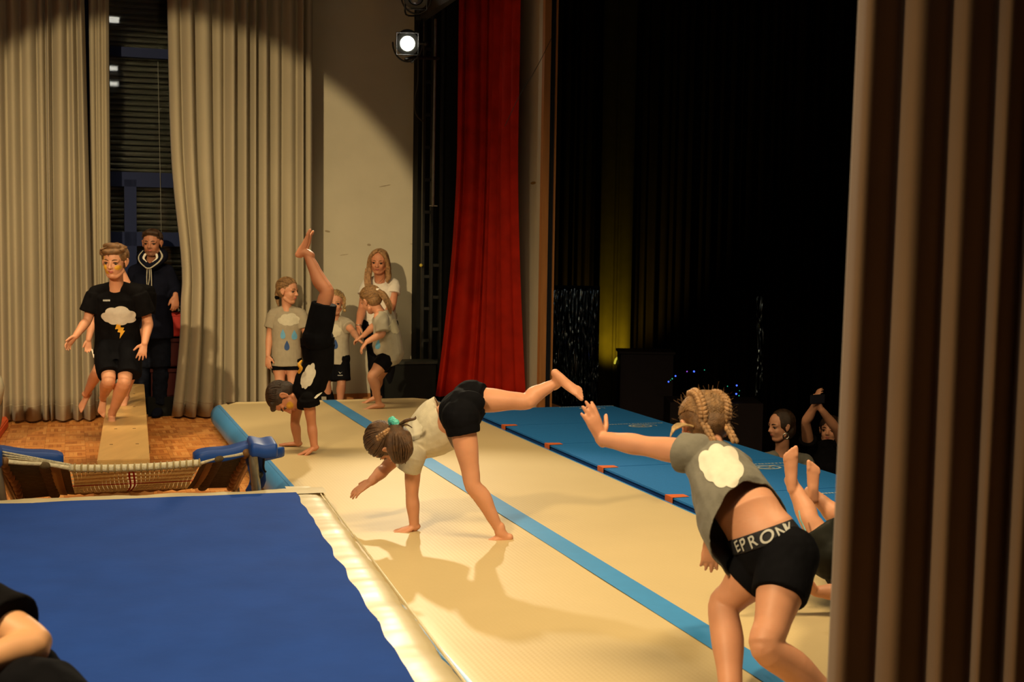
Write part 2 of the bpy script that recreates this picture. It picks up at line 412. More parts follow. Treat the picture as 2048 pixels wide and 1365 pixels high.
def make_body(root, j, s, H, mats, vox=.004, sm=4, hands=None, feet=None, lk=1, ak=1.12, extra=None, regions=()):
    """j: sa ea wa sb eb wb ha ka aa hb kb ab (+ mid)"""
    b = B(36 if vox < .0045 else 24)
    hips = (j['ha'] + j['hb'])/2; sh = (j['sa'] + j['sb'])/2; hx = (j['hb'] - j['ha']).normalized(); sx = (j['sb'] - j['sa']).normalized()
    ax = (sh - hips); mid = j.get('mid', hips.lerp(sh, .45))
    def ring(c, wx, hw, hd, t):
        d = t.cross(wx).normalized(); w_ = d.cross(t).normalized(); return (c, w_*hw*s, d*hd*s)
    pts = [(hips - ax.normalized()*.05*s, .10, .085), (hips, .155, .11), (hips.lerp(mid, .55), .14, .1), (mid, .128, .096), (mid.lerp(sh, .5), .145, .108), (mid.lerp(sh, .85), .145, .098), (sh + ax.normalized()*.015*s, .115, .07)]
    rr = []
    for i, (c, hw, hd) in enumerate(pts):
        t = (pts[min(i+1, len(pts)-1)][0] - pts[max(i-1, 0)][0]).normalized(); f = i/(len(pts)-1)
        rr.append(ring(c, hx.lerp(sx, f).normalized(), hw, hd, t))
    n0 = b.n; b.n = 80 if vox < .0045 else 48; b.rings(rr, True, .5); b.n = n0
    for k in ('sa', 'sb'):
        b.tube([sh + ax.normalized()*.03*s, sh.lerp(j[k], .6) + ax.normalized()*.022*s, j[k]], [.05*s, .05*s, .052*s])
    kfd = j.get('kf')
    for q in 'ab':
        if j.get('e'+q) is not None: limb_arm(b, j['s'+q], j['e'+q], j['w'+q], s, ak)
        if j.get('k'+q) is not None:
            kf = j['k'+q] - (j['h'+q] + j['a'+q])/2
            kf = kf.normalized() if kf.length > .05*s else (kfd or Vector((0, -1, 0)))
            b.ell(j['h'+q], (.1*s, .1*s, .1*s)); limb_leg(b, j['h'+q], j['k'+q], j['a'+q], s, kf, lk)
    for h in (hands or []): hand(b, *h)
    for f in (feet or []): foot(b, *f)
    if H:
        nb = sh + ax.normalized()*.02*s
        b.tube([nb - ax.normalized()*.02*s, nb.lerp(H.p(0, -.1, -.22), .45), H.p(0, -.09, -.2)], [.082*s, .060*s, .060*s]); head_prims(b, H)
    if extra: extra(b)
    reg = []
    if H:
        Xi = H.X.transposed(); reg.append((H.p(0, .36, -.245), (.085*H.h, .06*H.h, .042*H.h), Xi, 1))
    reg += list(regions)
    return b.skinned('body', mats, root, vox, sm, region=reg)

def tee(root, j, s, mat, hem=.12, loose=1.15, slv=.5, wr=(.004, 14, (1, 1, .6)), vox=.006, name='shirt', slr=1.25, hollow=False, hemw=None, hemd=None, long=False):
    b = B(); hips = (j['ha'] + j['hb'])/2; sh = (j['sa'] + j['sb'])/2; hx = (j['hb'] - j['ha']).normalized(); sx = (j['sb'] - j['sa']).normalized()
    ax = (sh - hips).normalized(); mid = j.get('mid', hips.lerp(sh, .45)); low = (hips - mid).normalized()
    hw = hemw or .172*loose; hd = hemd or .135*loose
    pts = [(hips + low*hem*s, hw, hd), (hips, .165*loose, .13*loose), (mid, .15*loose, .118*loose), (mid.lerp(sh, .55), .158*loose, .122*loose), (mid.lerp(sh, .92), .15*loose, .10*loose), (sh + ax*.045*s, .085, .065)]
    rr = []
    for i, (c, a, d_) in enumerate(pts):
        t = (pts[min(i+1, len(pts)-1)][0] - pts[max(i-1, 0)][0]).normalized(); wx = hx.lerp(sx, i/(len(pts)-1)).normalized()
        d = t.cross(wx).normalized(); w_ = d.cross(t).normalized(); rr.append((c, w_*a*s, d*d_*s))
    b.rings(rr)
    cuts = []
    b.tube([sh.lerp(j['sa'], .5) + ax*.035*s, sh + ax*.05*s, sh.lerp(j['sb'], .5) + ax*.035*s], [.06*s, .065*s, .06*s])
    for q in 'ab':
        sq = j['s'+q]; out = (sq - sh).normalized()
        b.tube([sh + ax*.03*s, sh.lerp(sq, .6) + ax*.028*s, sq + ax*.008*s], [.058*s, .062*s, .066*s])
        if slv and j.get('e'+q) is not None:
            e = j['e'+q]; b.tube([sq, sq.lerp(e, slv*.5), sq.lerp(e, slv)], [.064*s*slr/1.1, .062*s*slr, .066*s*slr], flat=True)
            if long: w = j['w'+q]; b.tube([sq.lerp(e, slv*.9), e, e.lerp(w, .5), e.lerp(w, .93)], [.060*s*slr, .056*s*slr, .05*s*slr, .044*s*slr], flat=True)
            if hollow: cuts.append((sq.lerp(e, slv*.97), (e - sq).normalized(), .085*s*slr))
    if hollow: cuts.append((hips + low*hem*s*.96, low, .3*s))
    o, bv = b.skinned(name, mat, root, vox, 4, wr, cuts, .003 if hollow else 0)
    cb = B(); c0 = sh + ax*.045*s; n = 20; ring = []
    sxx = sx; dd = ax.cross(sx).normalized()
    for k in range(n+1):
        a = 2*math.pi*k/n; ring.append(c0 + sxx*math.cos(a)*.074*s + dd*math.sin(a)*.062*s - ax*.008*s)
    cb.tube(ring, [.009*s]*(n+1), sub=1); cb.raw('collar', mat, o)
    return o, bv

def shorts(root, j, s, mat, frac=.45, loose=1.1, vox=.006, wr=(.003, 16, (1, 1, .7)), name='shorts', waist=.1, lg=1.0, pre=None):
    b = pre or B(); hips = (j['ha'] + j['hb'])/2; sh = j.get('mid', (j['sa'] + j['sb'])/2); hx = (j['hb'] - j['ha']).normalized(); ax = (sh - hips).normalized()
    d = ax.cross(hx).normalized()
    b.rings([(hips - ax*.07*s, hx*.11*s*loose, d*.095*s*loose), (hips - ax*.01*s, hx*.163*s*loose, d*.122*s*loose), (hips + ax*waist*.6*s, hx*.155*s*loose, d*.116*s*loose), (hips + ax*waist*s, hx*.145*s*loose, d*.11*s*loose)])
    for q in 'ab':
        h, k = j['h'+q], j['k'+q]
        b.tube([h, h.lerp(k, frac*.5), h.lerp(k, frac)], [.104*s*loose*lg, .100*s*loose*lg, .094*s*loose*lg*(1 if loose < 1.15 else 1.08)], flat=True)
        b.ell(h, .112*s*loose)
    return b.skinned(name, mat, root, vox, 4, wr)

def hair_shell(b, H, k=1.0, low=0.0):
    H.e(b, (0, -.105, .185), (.385*k, .425*k, .37*k))
    H.e(b, (0, -.2, .02 + low), (.35*k, .31*k, .33*k))
def locks(H, paths, rad, mat, parent, name='hair_strands', seg=3):
    b = B()
    for pts in paths: H.t(b, pts, [rad*.7] + [rad]*(len(pts)-2) + [rad*.35], sub=2)
    # lighter rings: keep as raw tubes
    return b.raw(name, mat, parent)
def surf(c, r, d): return tuple(c[i] + r[i]*d[i] for i in range(3))
def sph(az, el):
    a, e = math.radians(az), math.radians(el); return (math.sin(a)*math.cos(e), math.cos(a)*math.cos(e), math.sin(e))
def slerp_path(a, b_, c, r, n=7, k=1.0):
    a = Vector(a); b_ = Vector(b_); out = []
    w = a.angle(b_)
    for i in range(n+1):
        t = i/n
        q = (a*math.sin((1-t)*w) + b_*math.sin(t*w)) / math.sin(w) if w > 1e-3 else a
        out.append(surf(c, (r[0]*k, r[1]*k, r[2]*k), q))
    return out
HC, HR = (0, -.105, .185), (.385, .425, .37)
def pulled_hair(H, tie_dir, n, rad, seed=1):
    rr = random.Random(seed); P = []
    for i in range(n):
        az = -150 + 300*i/(n-1) + rr.uniform(-4, 4); el = 30 - 36*min(1, abs(az)/95)**1.4 + rr.uniform(-2, 2)
        if abs(az) > 95: el = -8 - (abs(az)-95)*.6
        P.append(slerp_path(sph(az, el), tie_dir, HC, HR, 7, 1.012 + rr.uniform(-.01, .012)))
    return P
def short_hair(H, n, seed, lift=0.0, fringe=True):
    rr = random.Random(seed); P = []
    for i in range(n):
        az = rr.uniform(-180, 180); el0 = rr.uniform(45, 88); lim = 24 if abs(az) < 60 else (2 if abs(az) < 110 else -30)
        el1 = lim + rr.uniform(-4, 8)
        P.append(slerp_path(sph(az + rr.uniform(-25, -5), min(88, el0)), sph(az, el1), HC, HR, 5, 1.01 + lift*rr.random() + rr.uniform(-.005, .02)))
    return P

def translucent(m, col, f=.5):
    nt = m.node_tree; b = nt.nodes['Principled BSDF']; out = [n for n in nt.nodes if n.type == 'OUTPUT_MATERIAL'][0]
    t = nt.nodes.new('ShaderNodeBsdfTranslucent'); t.inputs[0].default_value = (*col, 1); mx = nt.nodes.new('ShaderNodeMixShader'); mx.inputs[0].default_value = f
    nt.links.new(b.outputs[0], mx.inputs[1]); nt.links.new(t.outputs[0], mx.inputs[2]); nt.links.new(mx.outputs[0], out.inputs[0]); return m
# ================================================================== SETTING
world()
wallm = M('painted_wall', (.60, .545, .40), .75, .25, .05, 2.5, .08, 60)
woodt = M('orange_wood_trim', (.42, .17, .045), .5, .4, .15, 20, st=(1, 1, .1))
blackp = M('matt_black_paint', (.007, .0075, .0065), .75, .15, .2, 10)
blackm = M('dark_steel', (.022, .021, .018), .5, .4, .3, 15, metal=.4)
steel = M('galvanised_steel', (.30, .28, .24), .35, .5, .15, 20, metal=.8)
frameb = M('blue_window_frame', (.004, .012, .06), .6, .2, .05)
slatm = M('shutter_slat', (.05, .046, .028), .45, .5, .1, 20)
glassm = M('window_glass', (.9, .95, .95), .02, .5, 0, trans=1.0)
plaster = M('ceiling_plaster', (.12, .10, .08), .9, .2, .05)

# floor with mosaic parquet strips
PC = [M('parquet_' + n, c, .38, .45, .16, 30, .03, 60, st=(1, 3, 1)) for n, c in
      (('honey', (.66, .26, .062)), ('amber', (.58, .215, .05)), ('brown', (.47, .16, .036)), ('light', (.72, .32, .09)))]
floor = sbox('floor', -6, 4.75, -4, 12.9, -.3, -.012, PC[1]); tag(floor, kind='structure')
TS = .15; SW = TS/5
strips = []
def vis(p):
    v = p - Vector((0, 0, CAMH)); z = v.dot(fw)
    return CX + F*v.dot(rt)/z, CY - F*v.dot(upv)/z
ia = 0
a = -1.4
while a < 1.35:
    ib = 0; b_ = 6.9
    while b_ < 12.35:
        x, y = vis(S(a + TS/2, b_ + TS/2, 0))
        if -30 < x < 560:
            for k in range(5):
                if (ia + ib) % 2 == 0: strips.append((a + TS/2, b_ + SW*(k+.5), 0))
                else: strips.append((a + SW*(k+.5), b_ + TS/2, 1))
        b_ += TS; ib += 1
    a += TS; ia += 1
# the strips that show largest: nearest of those not hidden by pad and trampoline
def shown(q):
    x, y = vis(S(q[0], q[1], 0)); return 827 < y < 935 and -5 < x < 480 and not (200 < x < 300)
front = sorted([q for q in strips if shown(q)], key=lambda q: q[1])[:290]
fset = set(front); lib = {}
for q in front:
    mi = R.randrange(4); key = (q[2], mi)
    if key not in lib:
        b = B(); b.box((0, 0, 0), (TS if q[2] == 0 else SW) - .0012, (SW if q[2] == 0 else TS) - .0012, .012, SX)
        o = b.raw('parquet_strip', PC[mi], floor, False); lib[key] = o.data; bpy.data.objects.remove(o)
    o = bpy.data.objects.new('parquet_strip', lib[key]); C.objects.link(o); o.parent = floor
    o.location = S(q[0], q[1], -.006 + R.uniform(-.0006, .0006))
b = B(); mis = []
for q in strips:
    if q in fset: continue
    b.box(S(q[0], q[1], -.006 + R.uniform(-.0006, .0006)), (TS if q[2] == 0 else SW) - .0012, (SW if q[2] == 0 else TS) - .0012, .012, SX); mis += [R.randrange(4)]*6
o = b.raw('parquet_strips_rest', PC, floor, False, mis); tag(o, kind='stuff'); o.name = 'parquet_remainder'

BW = 12.75
def wall_piece(name, a0, a1, b0, b1, z0, z1, mat=wallm, parent=None):
    o = sbox(name, a0, a1, b0, b1, z0, z1, mat, parent)
    if not parent: tag(o, kind='structure')
    return o
WA0, WA1 = .12, 1.28
wall = wall_piece('wall_back', WA1, 4.03, BW, BW+.25, 0, 5)
wall_piece('wall_back_left', -6, WA0, BW, BW+.25, 0, 5)
wall_piece('wall_back_sill', WA0, WA1, BW, BW+.25, 0, 1.0)
wall_piece('baseboard_back', 1.3, 3.9, BW-.018, BW, 0, .125, woodt)
pros = wall_piece('wall_proscenium', 4.03, 4.10, 10.99, BW+.25, 0, 5)
wall_piece('trim_1', 3.985, 4.045, 10.93, 10.99, 0, 5, woodt)
gr = M('grooved_dark_metal', (.018, .02, .024), .45, .4, .1, 10, metal=.3)
for i, aa in enumerate((4.046, 4.066, 4.086)):
    wall_piece('trim_%d' % (i+2), aa, aa+.013, 10.94 + .01*i, 10.99, 0, 5, gr)
wall_piece('trim_5', 4.10, 4.115, 10.945, 11.0, 0, 5, woodt)
wall_piece('ceiling', -6, 4.75, -4, 13, 5.0, 5.1, plaster)
wall_piece('wall_left', -6.2, -6, -4, 13, 0, 5)
# stain on the proscenium wall
b = B(); b.ell(Vector((0, 0, 0)), (.07, .012, .004)); 
pm = M('yellowed_stain', (.30, .17, .04), .9, .1, .3, 60)
st_o = link_mesh('stain', [(S(4.029, 11.3, 2.20) + WW*(.09*math.cos(t_)*(1 if k_ % 2 else .7)) + Vector((0, 0, .014*math.sin(t_)))) for k_, t_ in enumerate([2*math.pi*i/18 for i in range(18)])], [tuple(range(18))], pm, pros)
marks = M('wall_scuffs', (.34, .28, .18), .9, .1, .2, 60)
for px, py, w, h in ((738, 490, .02, .012), (830, 549, .012, .012), (668, 580, .05, .004), (793, 632, .01, .03), (655, 463, .03, .01), (830, 490, .06, .004), (770, 372, .07, .004), (688, 510, .05, .003)):
    X_ = None
    p0 = Vector((0, 0, CAMH)); d = at(px, py, 1.0) - p0; tt = (BW - .002 - p0.dot(WW)) / d.dot(WW); c = p0 + d*tt
    ang = R.uniform(-.5, .5)
    pts = [c + UU*(w*math.cos(k*math.pi/4)*math.cos(ang)) + Vector((0, 0, h*math.sin(k*math.pi/4) + w*math.cos(k*math.pi/4)*math.sin(ang)*.5)) for k in range(8)]
    link_mesh('scuff_mark', pts, [tuple(range(8))], marks, wall)

# window with roller shutter
win = sbox('window_1', WA0, WA1, BW+.10, BW+.106, 1.0, 5, glassm); tag(win, kind='structure')
zf = lambda y: 1.62 + (481 - y)/212.0
for n, (a0, a1, z0, z1) in (('frame_rail', (WA0, WA1, zf(374), zf(345))), ('frame_rail', (WA0, WA1, zf(118), zf(99))), ('frame_rail', (WA0, WA1, zf(492), zf(464))),
                        ('frame_post', (.49, .60, 1.0, zf(360))), ('frame_post', (WA0, WA0+.10, 1.0, 5)), ('frame_post', (WA1-.09, WA1, 1.0, 5)), ('frame_rail', (WA0, WA1, 1.0, 1.08))):
    sbox(n, a0, a1, BW+.07, BW+.155, z0, z1, frameb, win)
sl = None; z = 1.02
while z < 4.6:
    if sl is None:
        b = B(); L_ = WA1 - WA0 - .02
        prof = [(-.008, 0), (.006, .010), (.009, .028), (.004, .046), (-.008, .050)]
        base = 0; nb_ = len(prof)
        for aa in (WA0+.01, WA1-.01):
            for pb, pz in prof: b.v.append(S(aa, BW+.20 - pb, pz))
        for i in range(nb_): b.f.append((i, (i+1) % nb_, nb_+(i+1) % nb_, nb_+i))
        b.f.append(tuple(range(nb_))); b.f.append(tuple(reversed(range(nb_, 2*nb_))))
        sl = b.raw('shutter_slat', slatm, win, False); o = sl
    else: o = sl.copy(); C.objects.link(o)
    o.location = (0, 0, z); z += .0535
b = B(); b.tube([S(.83, BW+.05, 1.3), S(.80, BW+.05, 3.3)], [.0025]*2); b.raw('shutter_cord', M('grey_cord', (.2, .2, .17), .7), win)
wall_piece('wall_outside_dark', WA0-.3, WA1+.3, BW+.26, BW+.3, 0, 5, blackp)

# radiator under the window and the red crates behind the man
white_metal = M('dull_white_enamel', (.42, .40, .32), .5, .4, .05)
rad = thing('radiator', S(.62, 12.62, .05), 'pale panel radiator below the blue-framed window', 'radiator')
o = sbox('panel', .2, 1.2, 12.58, 12.66, .15, 1.0, white_metal, rad, .01)
for i in range(18): sbox('fin', .24+i*.053, .262+i*.053, 12.565, 12.58, .2, .93, white_metal, rad)
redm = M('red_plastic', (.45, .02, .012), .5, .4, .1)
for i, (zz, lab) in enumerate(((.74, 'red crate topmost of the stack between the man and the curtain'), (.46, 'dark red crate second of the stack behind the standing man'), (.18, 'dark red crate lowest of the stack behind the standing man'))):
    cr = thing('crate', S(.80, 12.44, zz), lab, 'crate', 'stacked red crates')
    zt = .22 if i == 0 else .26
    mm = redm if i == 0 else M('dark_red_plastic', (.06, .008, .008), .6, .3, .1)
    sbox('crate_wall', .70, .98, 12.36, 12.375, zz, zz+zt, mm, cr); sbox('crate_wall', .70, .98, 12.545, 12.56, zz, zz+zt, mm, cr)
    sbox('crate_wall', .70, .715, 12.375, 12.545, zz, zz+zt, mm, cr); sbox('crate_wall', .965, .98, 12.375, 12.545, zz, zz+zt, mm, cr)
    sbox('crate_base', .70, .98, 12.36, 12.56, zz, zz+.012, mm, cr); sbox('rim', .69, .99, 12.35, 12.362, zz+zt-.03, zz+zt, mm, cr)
    if i == 0: sbox('label', .76, .86, 12.346, 12.349, zz+.08, zz+.13, white_metal, cr)
world()
st = sbox('storage_chest', .66, 1.0, 12.33, 12.56, .0, .18, blackp, None, .005); tag(st, 'low black chest carrying the stack of red crates', 'chest')

# ------------------------------------------------------------------ curtains
curt = M('beige_curtain_cloth', (.40, .345, .235), .85, .2, .07, 4, .12, 160, st=(1, 1, .3), sheen=.15)
curtn = M('brown_beige_curtain_cloth', (.20, .12, .062), .85, .15, .06, 5, .15, 420, sheen=.2)
redv = M('red_velvet', (.40, .014, .003), .7, .12, .2, 6, .1, 90)
def curtain(name, label, pa, pb, z0, z1, nf, amp, seed, mat, shape=None, nv=26, phases=None, thick=.004, group=None, per=10, hem=True, flat=.35, toward=None, cat='curtain', pw=.5, path=None):
    """pa, pb: ground points of the hanging line; folds bulge towards the camera side"""
    rr = random.Random(seed); pa = Vector(pa); pb = Vector(pb); d = (pb - pa).normalized(); L = (pb - pa).length
    n = Vector((d.y, -d.x, 0))
    ws = [rr.uniform(.55, 1.6) for _ in range(nf)]; t_ = sum(ws); ws = [w/t_ for w in ws]
    am = [amp*rr.uniform(.55, 1.25) for _ in range(nf)]; sk = [rr.uniform(-.35, .35) for _ in range(nf)]; sw = [rr.uniform(-.02, .02) for _ in range(nf+1)]
    us = []; u0 = 0
    if phases: ws = [q/sum(phases) for q in phases]; nf = len(ws); am = [amp]*nf; sk = [.2, -.1, .25, .1, .2, .1, .1][:nf]
    for k in range(nf):
        for i in range(per):
            us.append((k, i/per, u0 + ws[k]*i/per, ws[k]))
        u0 += ws[k]
    us.append((nf-1, 1.0, 1.0, ws[-1]))
    V_ = []; Fc = []
    for j_ in range(nv+1):
        v = j_/nv; z = z0 + (z1 - z0)*v
        for k, t, u, w in us:
            ph = 2*math.pi*(t + sk[k]*.12*math.sin(2*math.pi*t)); c = (1 - math.cos(ph))*.5
            c = c**pw; o_ = am[k]*c*(1 - .25*v)*L/L
            lat = sk[k]*w*L*.25*math.sin(ph) + (sw[k]*(1-t) + sw[k+1]*t)*(1-v)*.8
            nn = noise.noise(Vector((u*9, v*2.2, seed)))*.012
            if path:
                uu = u*L + lat; q1, q2_, q3 = path; l1 = (q2_-q1).length; l2 = (q3-q2_).length; uu = max(0, min(L, uu))*(l1+l2)/L
                d1 = (q2_-q1).normalized(); d2 = (q3-q2_).normalized(); fr = max(0, min(1, (uu-l1)/.12 + .5)); dm = d1.lerp(d2, fr).normalized(); nm = Vector((dm.y, -dm.x, 0))
                base_ = q1 + d1*uu if uu < l1 else q2_ + d2*(uu-l1)
                p = base_ + nm*(o_ + nn)
            else: p = pa + d*(u*L + lat) + n*(o_ + nn)
            p = p + Vector((0, 0, z + (noise.noise(Vector((u*12, seed, 0)))*.012 if j_ == 0 else 0)))
            if shape: p = shape(p, u, v, d, n)
            V_.append(p)
    m = len(us)
    for j_ in range(nv):
        for i in range(m-1): Fc.append((j_*m+i, j_*m+i+1, (j_+1)*m+i+1, (j_+1)*m+i))
    cen = (pa + pb)/2
    ORG[0] = Vector((cen.x, cen.y, z0))
    o = link_mesh(name, V_, Fc, mat, None, True)
    md = o.modifiers.new('solid', 'SOLIDIFY'); md.thickness = thick
    tag(o, label, cat, group)
    if hem:
        # stitched hem: a narrow raised band near the bottom edge
        HV = []; HF = []
        for i in range(m):
            a_, b_ = V_[i], V_[m+i]; q = a_.lerp(b_, min(1, .13/max(.01, (b_-a_).length)))
            for dz in (0, .006): HV.append(q + Vector((0, 0, dz)) + n*.0035)
        for i in range(m-1): HF.append((2*i, 2*i+2, 2*i+3, 2*i+1))
        h = link_mesh('hem_seam', HV, HF, M('hem_thread', (.46, .40, .28), .8, .2, 0), o, True)
    world(); return o
CB = 12.24
def aofpx(px, b):
    # stage coordinate a of the floor point seen in image column px on the line b
    t = (px - CX)/F; return b*(t*WW.y - WW.x)/(UU.x*1.0 - t*UU.y) if False else (lambda Y: UU.x*t*Y + UU.y*Y)(b/(WW.x*t + WW.y))
def shA(p, u, v, d, n):
    if u > .75: p = p + d*(-.07*(v)*((u-.75)/.25))
    return p
curtain('curtain', 'wide pleated beige curtain left of the shuttered window', S(aofpx(-60, CB), CB), S(aofpx(184, CB), CB), 0.02, 4.9, 10, .16, 3, curt, shA, nv=24)
curtain('curtain', 'narrow shaded end of beige curtain beside the window glass', S(aofpx(180, CB+.13), CB+.13), S(aofpx(221, CB+.13), CB+.13), .03, 4.9, 3, .05, 5, curt, None, nv=18)
def shB(p, u, v, d, n):
    z = p.z; k = max(0, 1 - u*2.6)
    g = math.exp(-((z - 1.05)/.16)**2) * math.exp(-((u-.02)/.06)**2)
    p = p + n*(.05*g) - d*(.02*g)
    off = .085*math.exp(-((z-1.25)/.75)**2) if z > 1.25 else .085*(1 - ((1.25 - z)/1.25)**1.6*1.25)
    off2 = -.03*(z-1.25)/2.6 if z > 1.25 else 0
    return p + d*(off + off2)*k
curtain('curtain', 'wide pleated beige curtain right of the window, held open by the man', S(aofpx(341, CB-.02), CB-.02), S(aofpx(621, CB+.1), CB+.1), 0.02, 4.9, 12, .17, 11, curt, shB, nv=36)
# yellowish stains on the second curtain are cloth wear
# red velvet stage curtain
def shR(p, u, v, d, n):
    z = p.z; k = max(0, 1 - z/2.6)**1.8
    return p + (UU*(u-.55)*.30*k) + n*(.06*k*(1-u))
curtain('stage_curtain', 'tall red velvet stage curtain gathered beside the black column', S(3.50, 12.02), S(3.87, 11.30), .17, 4.9, 8, .085, 21, redv, shR, nv=30, per=16, hem=False, thick=.005, pw=.8, path=[S(3.51, 12.02), S(3.80, 11.93), S(3.87, 11.28)])
# near curtain on the right
def nearx(px, Y): 
    q = at(px, 700, Y); return Vector((q.x, q.y, 0))
def shN(p, u, v, d, n):
    return p - d*(.035*(1-v)**1.4*(1-u*.6)) 
curtain('side_curtain', 'brown-beige side curtain in heavy folds close to the viewer', nearx(1716, 2.62), nearx(2190, 2.42), .0, 4.9, 6, .07, 45, curtn, shN, nv=30, per=22, hem=False, thick=.004, pw=.5, phases=[90, 96, 88, 84, 75, 60])

# ------------------------------------------------------------------ column, ladder, pipe, box, lamps
col = thing('column', S(3.48, 12.5, 0), 'tall black column beside the red stage curtain', 'column')
sbox('column_body', 3.475, 3.63, 12.28, 12.74, 0, 4.0, blackp, col)
sbox('side_panel', 3.262, 3.475, 12.55, 12.74, 0, 4.0, blackp, col)
X3 = SX
lad = thing('ladder_truss', S(3.33, 12.36, 0), 'black ladder truss fixed to the left face of the column', 'truss')
for aa, bb in ((3.265, 12.36), (3.345, 12.34), (3.44, 12.34)):
    sbox('upright', aa, aa+.022, bb, bb+.05, 0, 3.95, blackm, lad)
z = .35
while z < 3.9:
    sbox('rung', 3.287, 3.345, 12.365, 12.395, z, z+.028, blackm, lad)
    if int(z*10) % 3 == 0: sbox('rung', 3.367, 3.44, 12.365, 12.395, z+.11, z+.14, blackm, lad)
    z += .315
world()
b = B(); b.ell(at(842, 531, 12.7), .017); yk = b.raw('cable_hook', M('yellow_plastic', (.5, .38, .05), .5, .4, 0)); tag(yk, 'small yellow hook end sticking out of the black ladder truss', 'hook')
pipe = thing('pipe', at(867, 412, 12.45), 'thin bright metal pipe hanging down in front of the black column', 'pipe')
b = B(); b.tube([at(871, 40, 12.5), at(870, 120, 12.48), at(866, 411, 12.45)], [.013]*3); b.raw('tube', steel, pipe)
b = B(); p = at(866, 412, 12.45); b.tube([p + Vector((-.03, 0, 0)), p + Vector((.04, 0, 0))], [.006]*2); b.raw('end_bracket', steel, pipe)
# black stage box
bx = thing('stage_box', S(3.1, 12.3, 0), 'black painted box on the floor in front of the pale wall', 'box')
sbox('box_body', 2.84, 3.35, 12.10, 12.33, 0, .47, blackp, bx, .006)
sbox('box_lid', 2.83, 3.36, 12.09, 12.335, .47, .5, M('worn_black_paint', (.022, .024, .018), .5, .4, .3, 30), bx, .004)
# black bag behind the girl in the middle
bg = thing('bag', at(642, 792, 12.3), 'small black bag with pale patch on floor behind the middle girl', 'bag')
b = B(); b.ell(at(642, 806, 12.25), (.13, .08, .20)); b.raw('bag_body', blackc, bg)
b = B(); b.box(at(648, 797, 12.15), .045, .01, .03); b.raw('patch', M('pale_patch', (.3, .27, .2), .8), bg, False)

# spotlight lamps
blk = M('lamp_housing', (.014, .016, .014), .45, .5, .2, 20)
def lamp(c, aim, label, lit, sc_=1.0):
    t = thing('stage_spotlight', c, label, 'spotlight', 'spotlights on the column')
    fd = (aim - c).normalized(); rx = fd.cross(Vector((0, 0, 1))).normalized(); uz = rx.cross(fd)
    b = B(); s = sc_
    def rg(q, r): return (c + fd*q*s, rx*r*s, uz*r*s)
    b.rings([rg(-.22, .05), rg(-.20, .085), rg(-.10, .098), rg(.02, .098), rg(.03, .11), rg(.05, .11), rg(.05, .07), rg(.0, .065)]); b.raw('housing', blk, t, False)
    b = B()
    for k in range(5): b.rings([(c + fd*(-.16+.03*k)*s, rx*.108*s, uz*.108*s), (c + fd*(-.152+.03*k)*s, rx*.108*s, uz*.108*s)])
    b.raw('cooling_fins', blk, t, False)
    b = B(); b.rings([rg(.045, .064), rg(.058, .058), rg(.066, .04), rg(.069, .015)])
    lm = M('lit_lens', (1, .95, .8), .3, .5, 0, emit=(1, .93, .78), es=60) if lit else M('dark_lens', (.05, .05, .05), .1, .5, 0)
    b.raw('lens', lm, t)
    b = B(); ri = []
    for k in range(17):
        a_ = math.pi*k/16; ri.append(c + rx*math.cos(a_)*.135*s - uz*math.sin(a_)*.17*s)
    b.tube(ri, [.008*s]*17, sub=1); b.raw('yoke', blk, t)
    b = B(); b.tube([c - rx*.10*s, c - rx*.165*s], [.014*s]*2); b.ell(c - rx*.165*s, .022*s); b.raw('tilt_knob', blk, t)
    b = B()
    fr = [c + fd*.065*s + rx*x*s + uz*y*s for x, y in ((-.10, -.10), (.10, -.10), (.10, .10), (-.10, .10), (-.10, -.10))]
    b.tube(fr, [.005*s]*5, sub=1); b.raw('filter_frame', blk, t)
    return t
lm1 = lamp(at(815, 86, 12.1), Vector((-.35, 4.2, 1.3)), 'lit round stage spotlight on bracket at the black column', True)
b = B(); b.tube([at(812, 119, 12.1), at(830, 115, 12.15), at(876, 117, 12.4)], [.016]*3); b.raw('bracket_arm', blackm, lm1)
b = B(); b.tube([at(835, 112, 12.1), at(837, 85, 12.15), at(838, 55, 12.2), at(848, 30, 12.3)], [.008]*4); b.raw('support_rod', blackm, lm1)
b = B(); b.tube([at(820, 118, 12.1), at(824, 126, 12.1), at(829, 118, 12.1)], [.004]*3); b.raw('safety_wire', blackm, lm1)
b = B(); b.tube([at(836, 112, 12.12), at(836, 165, 12.15), at(830, 195, 12.15), at(829, 215, 12.15), at(834, 232, 12.2), at(846, 243, 12.35)], [.006]*6); b.raw('power_cable', M('rubber_cable', (.03, .026, .015), .6), lm1)
lm2 = lamp(at(832, -8, 12.0), Vector((-.8, 6, 0)), 'unlit dark stage spotlight above the lit one, at the top edge', False, 1.0)
world()
b = B(); b.tube([at(812, 0, 12.1), at(812, 29, 12.1), at(840, 31, 12.15)], [.008]*3); o = b.raw('hanging_bracket', blackm); o.parent = lm2; o.location = -lm2.location
# dark sloping beam over the column
world()
b = B(); p = [at(838, 36, 12.2), at(858, 37, 12.2), at(1000, -60, 11.6), at(845, -60, 11.9)]
for off in (Vector((0, 0, 0)), WW*.12): b.v += [q + off for q in p]
b.f = [(0,1,2,3), (7,6,5,4), (0,4,5,1), (1,5,6,2), (2,6,7,3), (3,7,4,0)]
tag(b.raw('trim_6', blackm, None, False), kind='structure')
cable = B(); cable.tube([at(1010, 252, 10.9), at(1040, 190, 10.9), at(1076, 130, 10.9), at(1110, 62, 10.9)], [.0022]*4); tag(cable.raw('wire', blackm), 'thin dark wire running slantwise in front of the proscenium wall', 'wire')

